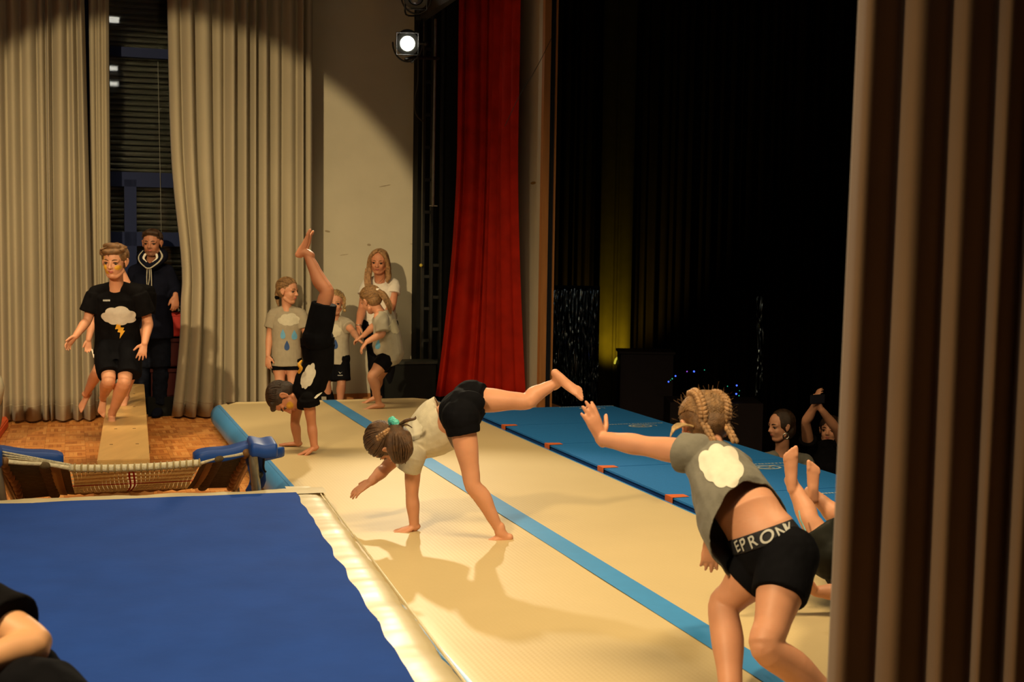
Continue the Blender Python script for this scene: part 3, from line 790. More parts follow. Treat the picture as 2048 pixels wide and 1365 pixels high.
# fluorescent ceiling fixtures (mirrored in the window glass)
tube = M('fluorescent_tube', (.9, .9, .85), .5, .3, 0, emit=(1, .94, .8), es=7.5)
for a1, bb, lab in ((.56, 8.55, 'ceiling fluorescent fixture nearest the window'), (.70, 3.75, 'ceiling fluorescent fixture in the middle of the row'), (.78, 1.6, 'ceiling fluorescent fixture farthest from the window')):
    t = thing('ceiling_light', S(a1-.6, bb, 4.44), lab, 'light fixture')
    sbox('fixture_body', a1-1.2, a1+.06, bb-.08, bb+.08, 4.38, 4.52, white_metal, t)
    sbox('diffuser', a1-1.18, a1+.045, bb-.065, bb+.065, 4.33, 4.38, tube, t)
    for q in (-1.0, -.2): sbox('hanger', a1+q-.01, a1+q+.01, bb-.01, bb+.01, 4.52, 5.0, steel, t)
world()

# ------------------------------------------------------------------ mats
matb = M('beige_air_mat_top', (.585, .46, .245), .5, .4, .035, 1.6, .10, 220, coat=.05)
matblue = M('sky_blue_vinyl', (.055, .27, .62), .38, .45, .04, 8, .02, 100)
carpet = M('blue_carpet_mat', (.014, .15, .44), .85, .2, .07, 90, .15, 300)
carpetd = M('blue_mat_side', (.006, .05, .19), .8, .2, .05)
orange = M('orange_velcro', (.62, .13, .03), .8, .2, .05)
am = thing('air_mat', S(2.2, 6, 0), 'long beige inflatable gymnastics mat with blue stripe and blue sides', 'air mat')
A0, A1, B0, B1, ZT = 1.16, 3.225, 1.4, 11.65, .2
# profile: rounded long sides
def airbody():
    V_ = []; Fc = []; mi = []
    prof = []; n = 12
    for k in range(n+1):
        a_ = -math.pi/2 + math.pi*k/n; prof.append((-math.cos(a_), math.sin(a_)))
    r = ZT/2
    nb = 60; loop = []
    bs_ = [B0 + (B1-B0)*i/nb for i in range(nb+1)]
    cr = .16
    for b_ in bs_:
        e = 0
        if B1 - b_ < cr: e = cr - math.sqrt(max(0, cr*cr - (cr-(B1-b_))**2))
        row = []
        na = 30
        for (c, s_) in prof: row.append((A0 + e + .07 + c*.085, r + s_*r))
        for i in range(1, na): row.append((A0 + .07 + (A1-A0-.14)*i/na, ZT))
        for (c, s_) in reversed(prof): row.append((A1 - e - .07 - c*.085, r + s_*r))
        loop.append(row)
    m = len(loop[0])
    for i, row in enumerate(loop):
        for k, (aa, z) in enumerate(row):
            zz = z
            if 13 <= k < m-13: zz += .0022*noise.noise(Vector((aa*3, bs_[i]*2.2, 0)))
            V_.append(S(aa, bs_[i], zz))
    for i in range(nb):
        for k in range(m):
            k2 = (k+1) % m; Fc.append((i*m+k, i*m+k2, (i+1)*m+k2, (i+1)*m+k))
            mi.append(0 if 12 <= k <= m-14 else 1)
    Fc.append(tuple(range(m))); mi.append(1); Fc.append(tuple(nb*m+k for k in reversed(range(m)))); mi.append(1)
    o = link_mesh('mat_body', V_, Fc, [matb, matblue], am, True, mi); return o
airbody()
# woven relief of the top and its blue stripe
nt = matb.node_tree; bs = nt.nodes['Principled BSDF']
tc = nt.nodes.new('ShaderNodeTexCoord'); mp = nt.nodes.new('ShaderNodeMapping'); mp.inputs['Rotation'].default_value = (0, 0, -AL)
wv = nt.nodes.new('ShaderNodeTexWave'); wv.inputs['Scale'].default_value = 16; wv2 = nt.nodes.new('ShaderNodeTexWave'); wv2.bands_direction = 'Y'; wv2.inputs['Scale'].default_value = 16
ad = nt.nodes.new('ShaderNodeMath'); ad.operation = 'MULTIPLY'; bp = nt.nodes.new('ShaderNodeBump'); bp.inputs['Strength'].default_value = .10; bp.inputs['Distance'].default_value = .004
nt.links.new(tc.outputs['Object'], mp.inputs[0]); nt.links.new(mp.outputs[0], wv.inputs[0]); nt.links.new(mp.outputs[0], wv2.inputs[0])
nt.links.new(wv.outputs[1], ad.inputs[0]); nt.links.new(wv2.outputs[1], ad.inputs[1]); nt.links.new(ad.outputs[0], bp.inputs['Height']); nt.links.new(bp.outputs[0], bs.inputs['Normal'])
st_v = []; st_f = []
for i in range(61):
    b_ = B0 + .02 + (B1 - B0 - .06)*i/60
    st_v += [S(2.145, b_, ZT+.0035), S(2.27, b_, ZT+.0035)]
    if i: st_f.append((2*i-2, 2*i-1, 2*i+1, 2*i))
link_mesh('centre_stripe', st_v, st_f, M('stripe_blue', (.045, .26, .60), .5, .4, .04, 12), am, True)
b = B(); b.tube([S(A0+.05, B0+.2, .193), S(A0+.05, B1-.2, .193)], [.006]*2); b.raw('seam_piping', matblue, am)
# air mat straps
world()

# blue landing mats, one panel each
MA0, MA1 = 3.19, 4.53
bl = [10.55]; 
junction = [10.55, 9.53, 8.55, 7.57, 6.57, 5.57, 4.57, 3.57, 2.57]
names = ['farthest blue carpet mat at the stage front, against the dark hall', 'second blue carpet mat from the far end', 'third blue carpet mat from the far end', 'fourth blue carpet mat from the far end, beside the foreground girl', 'fifth blue carpet mat, under the raised bare feet', 'sixth blue carpet mat, partly behind the side curtain', 'seventh blue carpet mat, behind the side curtain', 'nearest blue carpet mat, behind the side curtain']
logo = M('pale_print', (.42, .50, .52), .8, .2, 0)
for i in range(8):
    b1, b0 = junction[i], junction[i+1]
    t = thing('blue_mat', S((MA0+MA1)/2, (b0+b1)/2, 0), names[i], 'mat', 'blue mats along the stage front')
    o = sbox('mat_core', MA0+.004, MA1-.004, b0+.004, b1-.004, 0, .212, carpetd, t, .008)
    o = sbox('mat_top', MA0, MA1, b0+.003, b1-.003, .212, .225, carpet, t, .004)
    # velcro flap at the joint
    if i < 5:
        link_mesh('velcro_flap', [S(MA0-.006, b0-.05, .19), S(MA0-.006, b0+.05, .19), S(MA0-.006, b0+.05, .2275), S(MA0-.006, b0-.05, .2275), S(MA0+.10, b0-.045, .2275), S(MA0+.10, b0+.03, .2275)], [(0, 1, 2, 3), (3, 2, 5, 4)], orange, t)
    # printed emblem and line of small marks near the far edge
    if i < 6:
        cx_, cy_ = MA1 - .30, b1 - .27
        if i == 0: cy_ = b1 - .17; cx_ = MA1-.27
        V_ = []; Fc = []
        def ringp(ca, cb, ra, rb, th, n=20, a0=0, a1=360):
            base = len(V_)
            for k in range(n+1):
                a_ = math.radians(a0 + (a1-a0)*k/n)
                V_.append(S(ca+ra*math.cos(a_), cb+rb*math.sin(a_), .2268)); V_.append(S(ca+(ra-th)*math.cos(a_), cb+(rb-th)*math.sin(a_), .2268))
            for k in range(n): Fc.append((base+2*k, base+2*k+2, base+2*k+3, base+2*k+1))
        ringp(cx_, cy_, .10, .075, .018, a0=30, a1=330); ringp(cx_-.02, cy_, .05, .04, .015); ringp(cx_+.05, cy_-.005, .04, .045, .015, a0=-40, a1=240); ringp(cx_+.02, cy_+.0, .115, .09, .008, a0=-20, a1=60)
        link_mesh('emblem_print', V_, Fc, logo, t)
        V_ = []; Fc = []
        x_ = cx_ - .24; rr = random.Random(i)
        while x_ < cx_ + .26:
            w = rr.uniform(.012, .02); base = len(V_); y_ = cy_ + .115
            V_ += [S(x_, y_, .2268), S(x_+w, y_, .2268), S(x_+w, y_+.022, .2268), S(x_, y_+.022, .2268)]; Fc.append((base, base+1, base+2, base+3)); x_ += w + rr.uniform(.005, .012)
        link_mesh('small_print', V_, Fc, logo, t)
world()

# soft landing pad in front
padb = M('blue_pad_cover', (.012, .052, .28), .85, .12, .08, 5, .12, 30)
padw = M('cream_vinyl', (.56, .48, .30), .42, .4, .04, 10, .05, 12, coat=.1)
pad = thing('landing_pad', Vector((-1.9, 4.5, 0)), 'thick soft landing pad with blue top and creased cream vinyl edge', 'landing pad')
PR = Vector((.885, -3.02, 0)).normalized(); PL = Vector((PR.y, -PR.x, 0)).normalized()      # along the right edge towards the viewer; to the left
PL = Vector((-.958, -.286, 0)).normalized()
PC0 = Vector((-1.02, 6.93, 0))
Lp, Wp = 4.5, 3.1
V_ = []; Fc = []; nU, nV = 70, 160
prof = []
# across the right edge: distance from the edge line and height, from below to the flat top
for k in range(15):
    a_ = math.pi*.5*k/14; prof.append((.055 - .055*math.sin(a_) if False else .05*(1-math.sin(a_)), .27 + .05*math.sin(a_) if False else .0))
sec = [(.015, .0), (.0, .06), (-.012, .13), (-.012, .2), (.0, .26), (.02, .298), (.055, .316), (.10, .32), (.15, .32), (.19, .32)]
def crease(l, h):
    q = noise.noise(Vector((l*7.0 + h*3, h*1.5, 1))) + .5*noise.noise(Vector((l*16 - h*4, h*3, 4)))
    return q
V_ = []; Fc = []
rows = 220
for i in range(rows+1):
    l = -.0 + Lp*i/rows
    for (x, h) in sec:
        c = crease(l, h) * (.0075 if .05 < h else 0)
        rise = min(1, (h+.001)/.3)
        V_.append(PC0 + PR*l + PL*(x - c*.5) + Vector((0, 0, h + c*.9*rise*(1 if x < .17 else 0))))
m = len(sec)
for i in range(rows):
    for k in range(m-1): Fc.append((i*m+k, i*m+k+1, (i+1)*m+k+1, (i+1)*m+k))
link_mesh('side_border', V_, Fc, padw, pad, True)
V_ = []; Fc = []
sec2 = [(.0, .0), (-.01, .15), (.0, .26), (.02, .30), (.05, .314), (.09, .32), (.16, .32), (.24, .32)]
rows = 120
for i in range(rows+1):
    l = Wp*i/rows
    for (x, h) in sec2:
        c = crease(l*1.2+40, h) * (.006 if h > .05 else 0)
        V_.append(PC0 + PL*l + PR*(x) + Vector((0, 0, h + c)))
m = len(sec2)
for i in range(rows):
    for k in range(m-1): Fc.append((i*m+k, i*m+k+1, (i+1)*m+k+1, (i+1)*m+k))
link_mesh('end_border', V_, Fc, padw, pad, True)
b = B(); Xp = Matrix((-PL, PR*-1, Vector((0, 0, 1)))).transposed()
b.box(PC0 + PR*(Lp/2+.03) + PL*(Wp/2+.03) + Vector((0, 0, .155)), Wp-.1, Lp-.1, .31, Xp); b.raw('foam_core', padw, pad, False)
V_ = []; Fc = []; NU, NV = 80, 110
for j_ in range(NV+1):
    l = Lp*j_/NV
    for i in range(NU+1):
        edge = .155 + .012*noise.noise(Vector((l*5, 3, 3))) + .02*(l/Lp)
        w = edge + (Wp-edge)*i/NU; ls = .19 + .012*noise.noise(Vector((w*4.5, 7, 7))) + .006*math.sin(w*14)
        ll = ls + (Lp - ls)*j_/NV
        wr_ = .006*noise.noise(Vector((w*1.3+l*2.1, l*.9, 2))) + .004*noise.noise(Vector(((w-l*1.3)*4, (w+l)*.8, 5)))*min(1, l/2)
        V_.append(PC0 + PR*ll + PL*w + Vector((0, 0, .327 + (wr_ if 0 < i < NU and 0 < j_ else -.004))))
for j_ in range(NV):
    for i in range(NU): q = j_*(NU+1)+i; Fc.append((q, q+1, q+NU+2, q+NU+1))
link_mesh('blue_cover', V_, Fc, padb, pad, True)
b = B(); b.tube([PC0 + PR*(.02 + l*.05) + Vector((0, 0, .304)) + PL*.012 for l in range(0, 88)], [.005]*88, sub=1); b.raw('edge_piping', padw, pad)
world()

# ------------------------------------------------------------------ bench
benchm = M('varnished_pale_wood', (.60, .37, .14), .38, .45, .08, 5, .02, 50, st=(3, .5, 1))
bench = thing('gym_bench', Vector((-2.9, 9.8, 0)), 'long pale wooden gymnastics bench the boy runs along', 'bench')
bn, bf = at(247, 902, 7.75), at(254, 769, 11.9); bn.z = .302; bf.z = .300
bd = (bf - bn).normalized(); bs_ = Vector((bd.y, -bd.x, 0)).normalized(); Lb = (bf - bn).length
Xb = Matrix((bs_, bd, Vector((0, 0, 1)))).transposed()
b = B(); b.box((bn+bf)/2 - Vector((0, 0, .0175)), .305, Lb, .035, Xb); o = b.raw('bench_top', benchm, bench, False); bevel(o, .005)
b = B(); b.box((bn+bf)/2 - Vector((0, 0, .09)), .04, Lb-.1, .11, Xb); b.raw('beam', M('bench_beam_wood', (.35, .18, .06), .5, .3, .1, 10), bench, False)
for q in (.35, Lb/2, Lb-.35):
    b = B(); c = bn + bd*q
    for sx in (-1, 1): b.box(Vector((c.x, c.y, 0)) + bs_*.13*sx + Vector((0, 0, .145)), .04, .06, .25, Xb)
    b.box(Vector((c.x, c.y, .03)), .36, .07, .05, Xb); b.raw('leg', M('bench_beam_wood', (0, 0, 0)), bench, False)
slot = M('dark_slot', (.06, .035, .02), .7)
for dq in (.62, 1.35, 2.6, 3.5):
    for sx in (-1, 1):
        b = B(); b.box(bn + bd*(dq if sx < 0 else dq+.0) + bs_*.062*sx*(1 if dq > 1 else 1.3) + Vector((0, 0, .0008)), .02, .012, .002, Xb); b.raw('fixing_slot', slot, bench, False)
world()

# ------------------------------------------------------------------ mini trampoline
tr = thing('mini_trampoline', at(270, 985, 7.4), 'open mini trampoline with blue side pads and striped webbing bed', 'trampoline')
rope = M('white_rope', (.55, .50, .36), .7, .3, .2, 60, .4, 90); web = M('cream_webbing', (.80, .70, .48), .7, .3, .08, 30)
brown = M('brown_elastic', (.085, .06, .03), .8, .2, .3, 50); redw = M('red_thread', (.42, .03, .02), .7, .2, 0); bluep = M('blue_vinyl_cover', (.010, .055, .27), .5, .3, .06, 12, .06, 20)
tan = M('tan_webbing', (.42, .26, .12), .8, .2, .06, 30); ghost = M('dark_mesh_cords', (.12, .095, .05), .8, .2, .2, 30)
nL, nR = at(140, 937, 6.78), at(402, 926, 6.95)      # rope edge of the bed
fL, fR = at(150, 987, 7.62), at(372, 977, 7.74)      # far, lower edge
cL, cR = at(-10, 921, 6.62), at(505, 903, 7.05)      # near corners of the frame
gL, gR = at(30, 1000, 7.5), at(470, 975, 7.85)       # far corners
def q2(a, b_, c, d, u, v): return a.lerp(b_, u).lerp(c.lerp(d, u), v)
b = B(); b.rings([(nL + (nR-nL)*(k/20) + Vector((0, 0, -.012*math.sin(math.pi*k/20))), Vector((0, .022, 0)), Vector((0, 0, .020))) for k in range(21)]); bedge = b.raw('bed_edge_roll', rope, tr)
b = B()
for k in range(20):
    c = nL.lerp(nR, (k+.5)/20) + Vector((0, 0, -.012*math.sin(math.pi*(k+.5)/20))); pts = []
    for i in range(9):
        a_ = -.6 + 2*math.pi*i/8; pts.append(c + Vector((.018*math.sin(a_*.5)-.004, .025*math.cos(a_), .0235*math.sin(a_))))
    b.tube(pts, [.004]*9, sub=1)
b.raw('rope_lacing', M('tan_cord', (.34, .25, .11), .8), bedge)
# webbing bed: crosswise straps as parts, seen from below
translucent(web, (.75, .62, .38), .45); translucent(tan, (.55, .36, .17), .4)
N = 31
for k in range(N):
    u = (k+.5)/N; isr = k in (14, 15); b = B(); rows_ = []
    for i in range(7):
        v = i/6; c = q2(nL, nR, fL, fR, u, v) + Vector((.012*math.sin(v*5+k*.3), 0, -.03*math.sin(math.pi*v)*.6)); w = (nR-nL)/N*(.455 if not isr else .25)
        rows_.append((c, w, Vector((0, .0, .0025))))
    b.rings(rows_); b.raw('webbing_strap' if not isr else 'red_strap', web if not isr else redw, tr, False)
b = B()
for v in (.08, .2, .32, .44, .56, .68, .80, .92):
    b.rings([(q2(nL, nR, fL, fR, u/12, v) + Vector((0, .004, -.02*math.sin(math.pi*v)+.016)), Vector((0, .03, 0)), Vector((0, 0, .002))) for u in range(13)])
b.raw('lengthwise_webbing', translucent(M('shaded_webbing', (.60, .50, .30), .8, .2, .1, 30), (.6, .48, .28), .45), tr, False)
b = B(); b.rings([(q2(nL, nR, fL, fR, u/12, .5) + Vector((.0, -.006, -.026)), Vector((0, .012, 0)), Vector((0, 0, .002))) for u in range(13)]); b.raw('red_line', redw, tr, False)
# far edge fringe rope
b = B(); b.tube([fL.lerp(fR, k/24) + Vector((0, 0, .006*math.sin(k*2.2))) for k in range(25)], [.011]*25, sub=1); b.raw('far_edge_roll', tan, tr)
# side panels: tan border, brown elastic bundle, cords to the rail
for nE, fE, cE, gE in ((nL, fL, cL, gL), (nR, fR, cR, gR)):
    b = B(); V4 = lambda u, v: nE.lerp(cE, u).lerp(fE.lerp(gE, u), v)
    b.rings([(V4(.11, v/8) + Vector((0, 0, -.012*math.sin(math.pi*v/8))), (cE-nE)*.10, Vector((0, 0, .003))) for v in range(9)]); b.raw('bed_border', brown, tr, False)
    b = B(); b.rings([(V4(.20, v/8) + Vector((0, -.006, -.012*math.sin(math.pi*v/8))), (cE-nE)*.075, Vector((0, 0, .003))) for v in range(9)]); b.raw('tan_band', tan, tr, False)
    b = B(); b.tube([V4(.34 + .015*(k % 2), k/16) for k in range(17)], [(.03, .02)]*17, w=(cE-nE)); b.raw('elastic_bundle', brown, tr, False)
    b = B()
    for k in range(30):
        v = (k+.5)/30; b.tube([V4(.36, v), V4(.86, v)], [.0055]*2, sub=1)
    b.raw('elastic_cords', ghost, tr); 
    b = B(); b.rings([(V4(.6, v/8) + Vector((0, .012, .012)), (cE-nE)*.27, Vector((0, 0, .003))) for v in range(9)]); b.raw('inner_sheet', M('dull_brown_sheet', (.16, .11, .05), .8, .2, .1), tr, False)
    b = B()
    for k in range(9): b.tube([V4(.88 + .02*math.sin(k), k/8.5), V4(.90, (k+.8)/8.5)], [.024, .018], sub=1)
    b.raw('brown_padding', M('brown_leather', (.20, .10, .035), .5, .3, .2, 20), tr)
    b = B(); b.tube([cE, cE.lerp(gE, .5), gE, gE + Vector((0, .02, -.03))], [.022]*4); b.raw('side_rail', steel, tr)
    b = B(); b.tube([nE, nE.lerp(cE, .33) + Vector((0, 0, .006)), nE.lerp(cE, .66), cE], [.012, .010, .011, .013]); b.raw('edge_rope', rope, tr)
    b = B()
    for i in range(3):
        for k in range(46):
            c = nE.lerp(cE, (k+.5)/46) + Vector((0, .03, .012 + .016*i*(k/46))); b.ell(c, (.006, .006, .006), n=6, m=4)
    b.raw('knotted_cords', rope, tr)
# legs
for cE, gE in ((cR, gR), (cL, gL)):
    foot_ = Vector((cE.x + .02, cE.y + .12, .0)); b = B(); b.tube([cE, foot_ + Vector((0, 0, .02))], [.026]*2, sub=2); b.ell(foot_ + Vector((0, 0, .015)), (.035, .035, .015)); b.raw('leg', steel, tr)
    b = B(); b.tube([gE, Vector((gE.x, gE.y + .05, .02))], [.026]*2, sub=2); b.raw('leg', steel, tr)
b = B(); h0 = at(529, 912, 7.1); b.tube([h0, at(527, 935, 7.12), at(531, 944, 7.1)], [.006]*3); b.tube([at(520, 950, 7.1), at(505, 968, 7.1)], [.018, .014]); b.raw('locking_lever', blackm, tr)
b = B(); b.tube([at(505, 905, 7.1), at(516, 960, 7.15), at(500, 985, 7.2)], [(.05, .01), (.045, .01), (.03, .01)], w=(1, 0, 0)); b.raw('hanging_cover', M('blue_vinyl_cover', (0, 0, 0)), tr)
# blue pads
def padbar(p0, p1, w, h, name='side_pad'):
    b = B(); n = 14
    for_ = []
    for k in range(n+1):
        u = k/n; for_.append(p0.lerp(p1, u) + Vector((0, 0, .004*math.sin(u*9))))
    ax = (p1-p0).normalized(); dd = Vector((-ax.y, ax.x, 0)).normalized()
    V_ = []; Fc = []; cs = []
    for i in range(16):
        a_ = 2*math.pi*i/16; c, s_ = math.cos(a_), math.sin(a_); cs.append((math.copysign(abs(c)**.28, c), math.copysign(abs(s_)**.28, s_)))
    for k, c in enumerate(for_):
        kk = 1 - .25*(1 if k in (0, n) else 0)
        for x, y in cs: V_.append(c + dd*x*w*kk + Vector((0, 0, y*h*kk*(1 + .12*noise.noise(c*14)))))
    for k in range(n):
        for i in range(16): i2 = (i+1) % 16; Fc.append((k*16+i, k*16+i2, (k+1)*16+i2, (k+1)*16+i))
    Fc.append(tuple(reversed(range(16)))); Fc.append(tuple(n*16+i for i in range(16)))
    return link_mesh(name, V_, Fc, bluep, tr, True)
padbar(at(388, 917, 7.0), at(508, 896, 7.12), .075, .034)
padbar(at(-25, 906, 6.72), at(126, 918, 6.86), .075, .034)
padbar(at(497, 894, 7.02), at(551, 896, 7.06), .15, .042, 'corner_pad')
padbar(at(-60, 912, 6.6), at(4, 914, 6.66), .10, .05, 'corner_pad')
padbar(at(515, 906, 7.3), at(545, 911, 7.25), .12, .03, 'corner_pad')
world()

# orange and grey apparatus at the left picture edge
ob = thing('foam_block', at(-10, 870, 9.6), 'orange foam edge at the far left on the parquet', 'foam block')
b = B(); Xo = Matrix((Vector((.7, .7, 0)), Vector((-.7, .7, 0)), Vector((0, 0, 1)))).transposed()
p = [onz(-60, 930, 0), onz(-2, 882, 0), onz(17, 855, 0), onz(10, 842, 0), onz(-60, 850, 0)]
V_ = [q for q in p] + [q + Vector((0, 0, .07)) for q in p]; Fc = [tuple(range(5, 10)), tuple(reversed(range(5)))] + [(i, (i+1) % 5, 5+(i+1) % 5, 5+i) for i in range(5)]
o = link_mesh('foam_body', V_, Fc, M('orange_foam', (.62, .09, .02), .6, .3, .05), ob); bevel(o, .01)
gb = thing('vaulting_box', at(-30, 800, 9.9), 'grey rounded apparatus end cut off by left picture edge', 'apparatus')
b = B(); b.tube([at(-40, 868, 9.9), at(-34, 830, 9.9), at(-30, 770, 9.9)], [.13, .14, .13], flat=True); b.raw('grey_body', M('grey_leather', (.16, .16, .13), .6, .3, .1), gb)
b = B(); b.tube([at(-40, 812, 9.86), at(-30, 775, 9.86), at(-40, 748, 9.86)], [.14, .14, .10]); b.raw('pale_top', M('pale_canvas', (.4, .38, .28), .7, .3, .1), gb)
world()

# ------------------------------------------------------------------ the dark hall beyond the stage
halld = M('dark_hall_cloth', (.026, .016, .011), .95, .1, .15, 3); hfl = M('dark_hall_floor', (.03, .02, .012), .6, .3, .1)
# stage edge and hall shell
tag(sbox('wall_stage_front', 4.75, 4.80, -4, 12.9, -1.0, -.012, blackp), kind='structure')
o = sbox('floor_hall', 4.8, 24, -6, 26, -1.1, -1.0, hfl); tag(o, kind='structure')
o = sbox('ceiling_hall', 4.1, 24, -6, 26, 6.5, 6.6, halld); tag(o, kind='structure')
o = sbox('wall_hall_far', 4.1, 24, 22, 22.2, -1, 6.5, halld); tag(o, kind='structure')
o = sbox('wall_hall_side', 23.8, 24, -6, 22, -1, 6.5, halld); tag(o, kind='structure')
o = sbox('wall_hall_back', 4.1, 4.2, 12.9, 22, -1, 6.5, halld); tag(o, kind='structure')
curtain('hall_curtain', 'dark brown pleated curtain across the far wall of the hall', at(1085, 700, 19.5).xy.to_3d(), at(1215, 700, 19.6).xy.to_3d(), -1, 6.4, 9, .12, 61, halld, hem=False, nv=6)
curtain('hall_curtain', 'dark curtain panel lit faintly yellow at its foot', at(1194, 700, 19.25).xy.to_3d(), at(1262, 700, 19.25).xy.to_3d(), -1, 6.4, 3, .05, 62, M('glow_tinted_hall_cloth', (.10, .075, .02), .9, .1, .1), hem=False, nv=6)  # yellow glow is partly put into this panel's olive colour and its width
curtain('hall_curtain', 'widest dark pleated curtain in the middle of the hall wall', at(1257, 700, 19.6).xy.to_3d(), at(1740, 700, 19.9).xy.to_3d(), -1, 6.4, 26, .14, 63, halld, hem=False, nv=6)
# tinsel curtains
tin = M('silver_tinsel', (.40, .50, .55), .22, .5, .2, 30, metal=1)
def tinsel(x0, x1, y0, y1, Y, n, seed, label):
    rr = random.Random(seed); ORG[0] = at((x0+x1)/2, y1, Y); b = B(); V_ = []; Fc = []
    for i in range(n):
        x = x0 + (x1-x0)*(i+rr.random())/n; top = at(x, y0 + rr.uniform(-3, 4), Y + rr.uniform(-.05, .05)); bot = at(x + rr.uniform(-3, 3), y1 + rr.uniform(-12, 4), Y + rr.uniform(-.05, .05))
        ph = rr.uniform(0, 6); f_ = rr.uniform(9, 22); base = len(V_); m = 34
        for k in range(m+1):
            u = k/m; c = top.lerp(bot, u) + Vector((.012*math.sin(u*7+ph), .012*math.cos(u*5+ph), 0)); a_ = ph + f_*u + 1.4*math.sin(u*13+ph)
            w = Vector((math.cos(a_), math.sin(a_), .25*math.sin(a_*2)))*.0055; V_ += [c-w, c+w]
            if k: Fc.append((base+2*k-2, base+2*k-1, base+2*k+1, base+2*k))
    o = link_mesh('tinsel_curtain', V_, Fc, tin); tag(o, label, 'tinsel curtain', None, 'stuff'); world()
tinsel(1098, 1196, 580, 806, 15.0, 70, 1, 'wide silver tinsel curtain hanging in the dark next to the proscenium')
tinsel(1513, 1527, 592, 790, 15.5, 5, 2, 'narrow strand of silver tinsel hanging in the dark hall')
tb = thing('backing_screen', at(1147, 806, 15.4), 'black screen behind the wide tinsel curtain', 'screen')
b = B(); b.box(at(1147, 700, 15.4), .60, .03, 1.5); o = b.raw('screen_cloth', blackc, tb, False)
b = B(); b.box(at(1147, 574, 15.4), .62, .04, .03); b.raw('top_rail', blackp, tb, False)
b = B(); b.tube([at(1147, 790, 15.4), Vector((at(1147, 790, 15.4).x, 15.4, -1))], [.02]*2); b.raw('stand', blackp, tb)
# speaker cabinets / dark furniture
dk = M('dark_cabinet', (.022, .012, .012), .6, .3, .15)
spk = thing('cabinet', at(1290, 830, 15.5), 'tall dark cabinet in the hall beside the yellow glow', 'cabinet')
b = B(); c = at(1290, 705, 15.5); b.box(Vector((c.x, c.y, (c.z-1)/2)), .62, .5, c.z+1); b.raw('cabinet_body', dk, spk, False)
b = B(); b.box(Vector((c.x, c.y, c.z+.012)), .66, .54, .024); b.raw('cabinet_top', dk, spk, False)
# dim yellow lamp beside the cabinet
yl = thing('yellow_lamp', at(1237, 718, 15.8), 'dim yellow lamp glowing beside the dark cabinet', 'lamp')
b = B(); c = at(1237, 722, 15.8)
b.tube([c + Vector((-.045, 0, -.03)), c + Vector((-.03, 0, .02)), c + Vector((.02, 0, .055))], [.013]*3); b.raw('glowing_rim', M('yellow_glow', (.5, .45, .05), .5, .2, 0, emit=(1, .85, .08), es=.5), yl)
b = B(); b.ell(c + Vector((.02, .02, -.03)), .05); b.tube([c, Vector((c.x, c.y, -1))], [.015]*2); b.raw('lamp_stand', blackp, yl)
ly = spot('yellow_lamp_light', at(1233, 765, 18.6), at(1233, 610, 19.3), 55, 85, 1.0, (1, .78, .05), .1)
# mixing desk with string of coloured light dots
ds = thing('table', at(1420, 830, 14.2), 'dark covered table in the hall under the blue light dots', 'table')
c = at(1425, 800, 14.2); b = B(); b.box(Vector((c.x, c.y, (c.z-1)/2)), 1.0, .6, c.z+1); b.raw('table_cover', dk, ds, False)
bluL = M('blue_led', (.1, .2, 1), .4, .3, 0, emit=(.05, .12, 1), es=2.2); grnL = M('green_led', (.1, 1, .4), .4, .3, 0, emit=(.05, .7, .4), es=.6); vioL = M('violet_led', (.5, .1, 1), .4, .3, 0, emit=(.4, .1, .9), es=1.0)
dots = [(1337, 764, 'b', 1), (1341, 761, 'g', .5), (1344.5, 758, 'g', .8), (1351, 752.5, 'b', 1.05), (1374, 743.5, 'v', .8), (1388, 743.5, 'b', 1.15), (1409, 740.5, 'g', .6), (1455, 773, 'g', .6), (1473.5, 771.5, 'b', 1.1), (1479, 782, 'g', .5), (1472.5, 788.5, 'b', 1.2), (1478, 792, 'g', .7)]
ordn = 'first second third fourth fifth sixth seventh eighth ninth tenth eleventh twelfth'.split()
words = dict(b='blue', g='green', v='violet')
wires = B(); wires.tube([at(x, y+1.5, 14.02) for x, y, _, _ in dots], [.002]*12); tag(wires.raw('light_wire', blackp), 'thin black wire carrying the coloured light dots', 'wire')
for k, (x, y, cc, s_) in enumerate(dots):
    ORG[0] = at(x, y, 14.0); b = B(); b.ell(ORG[0], .0085*s_, n=8, m=6); o = b.raw('light_dot', {'b': bluL, 'g': grnL, 'v': vioL}[cc])
    tag(o, 'tiny %s light dot, %s from the left along the black wire' % (words[cc], ordn[k]), 'light', 'coloured light dots on a wire'); world()
spot('tinsel_glint', at(1240, 560, 12.5) + Vector((0, 0, .8)), at(1147, 700, 15.0), 5, 40, .6, (.7, .85, 1), .05)
spot('hall_dim', at(1400, 200, 9.0), at(1600, 860, 10.0), .6, 60, .8, (1, .55, .25), .3)
# ================================================================== PEOPLE
def pers(label, loc, group=None):
    return thing('person', loc, label, 'person', group)

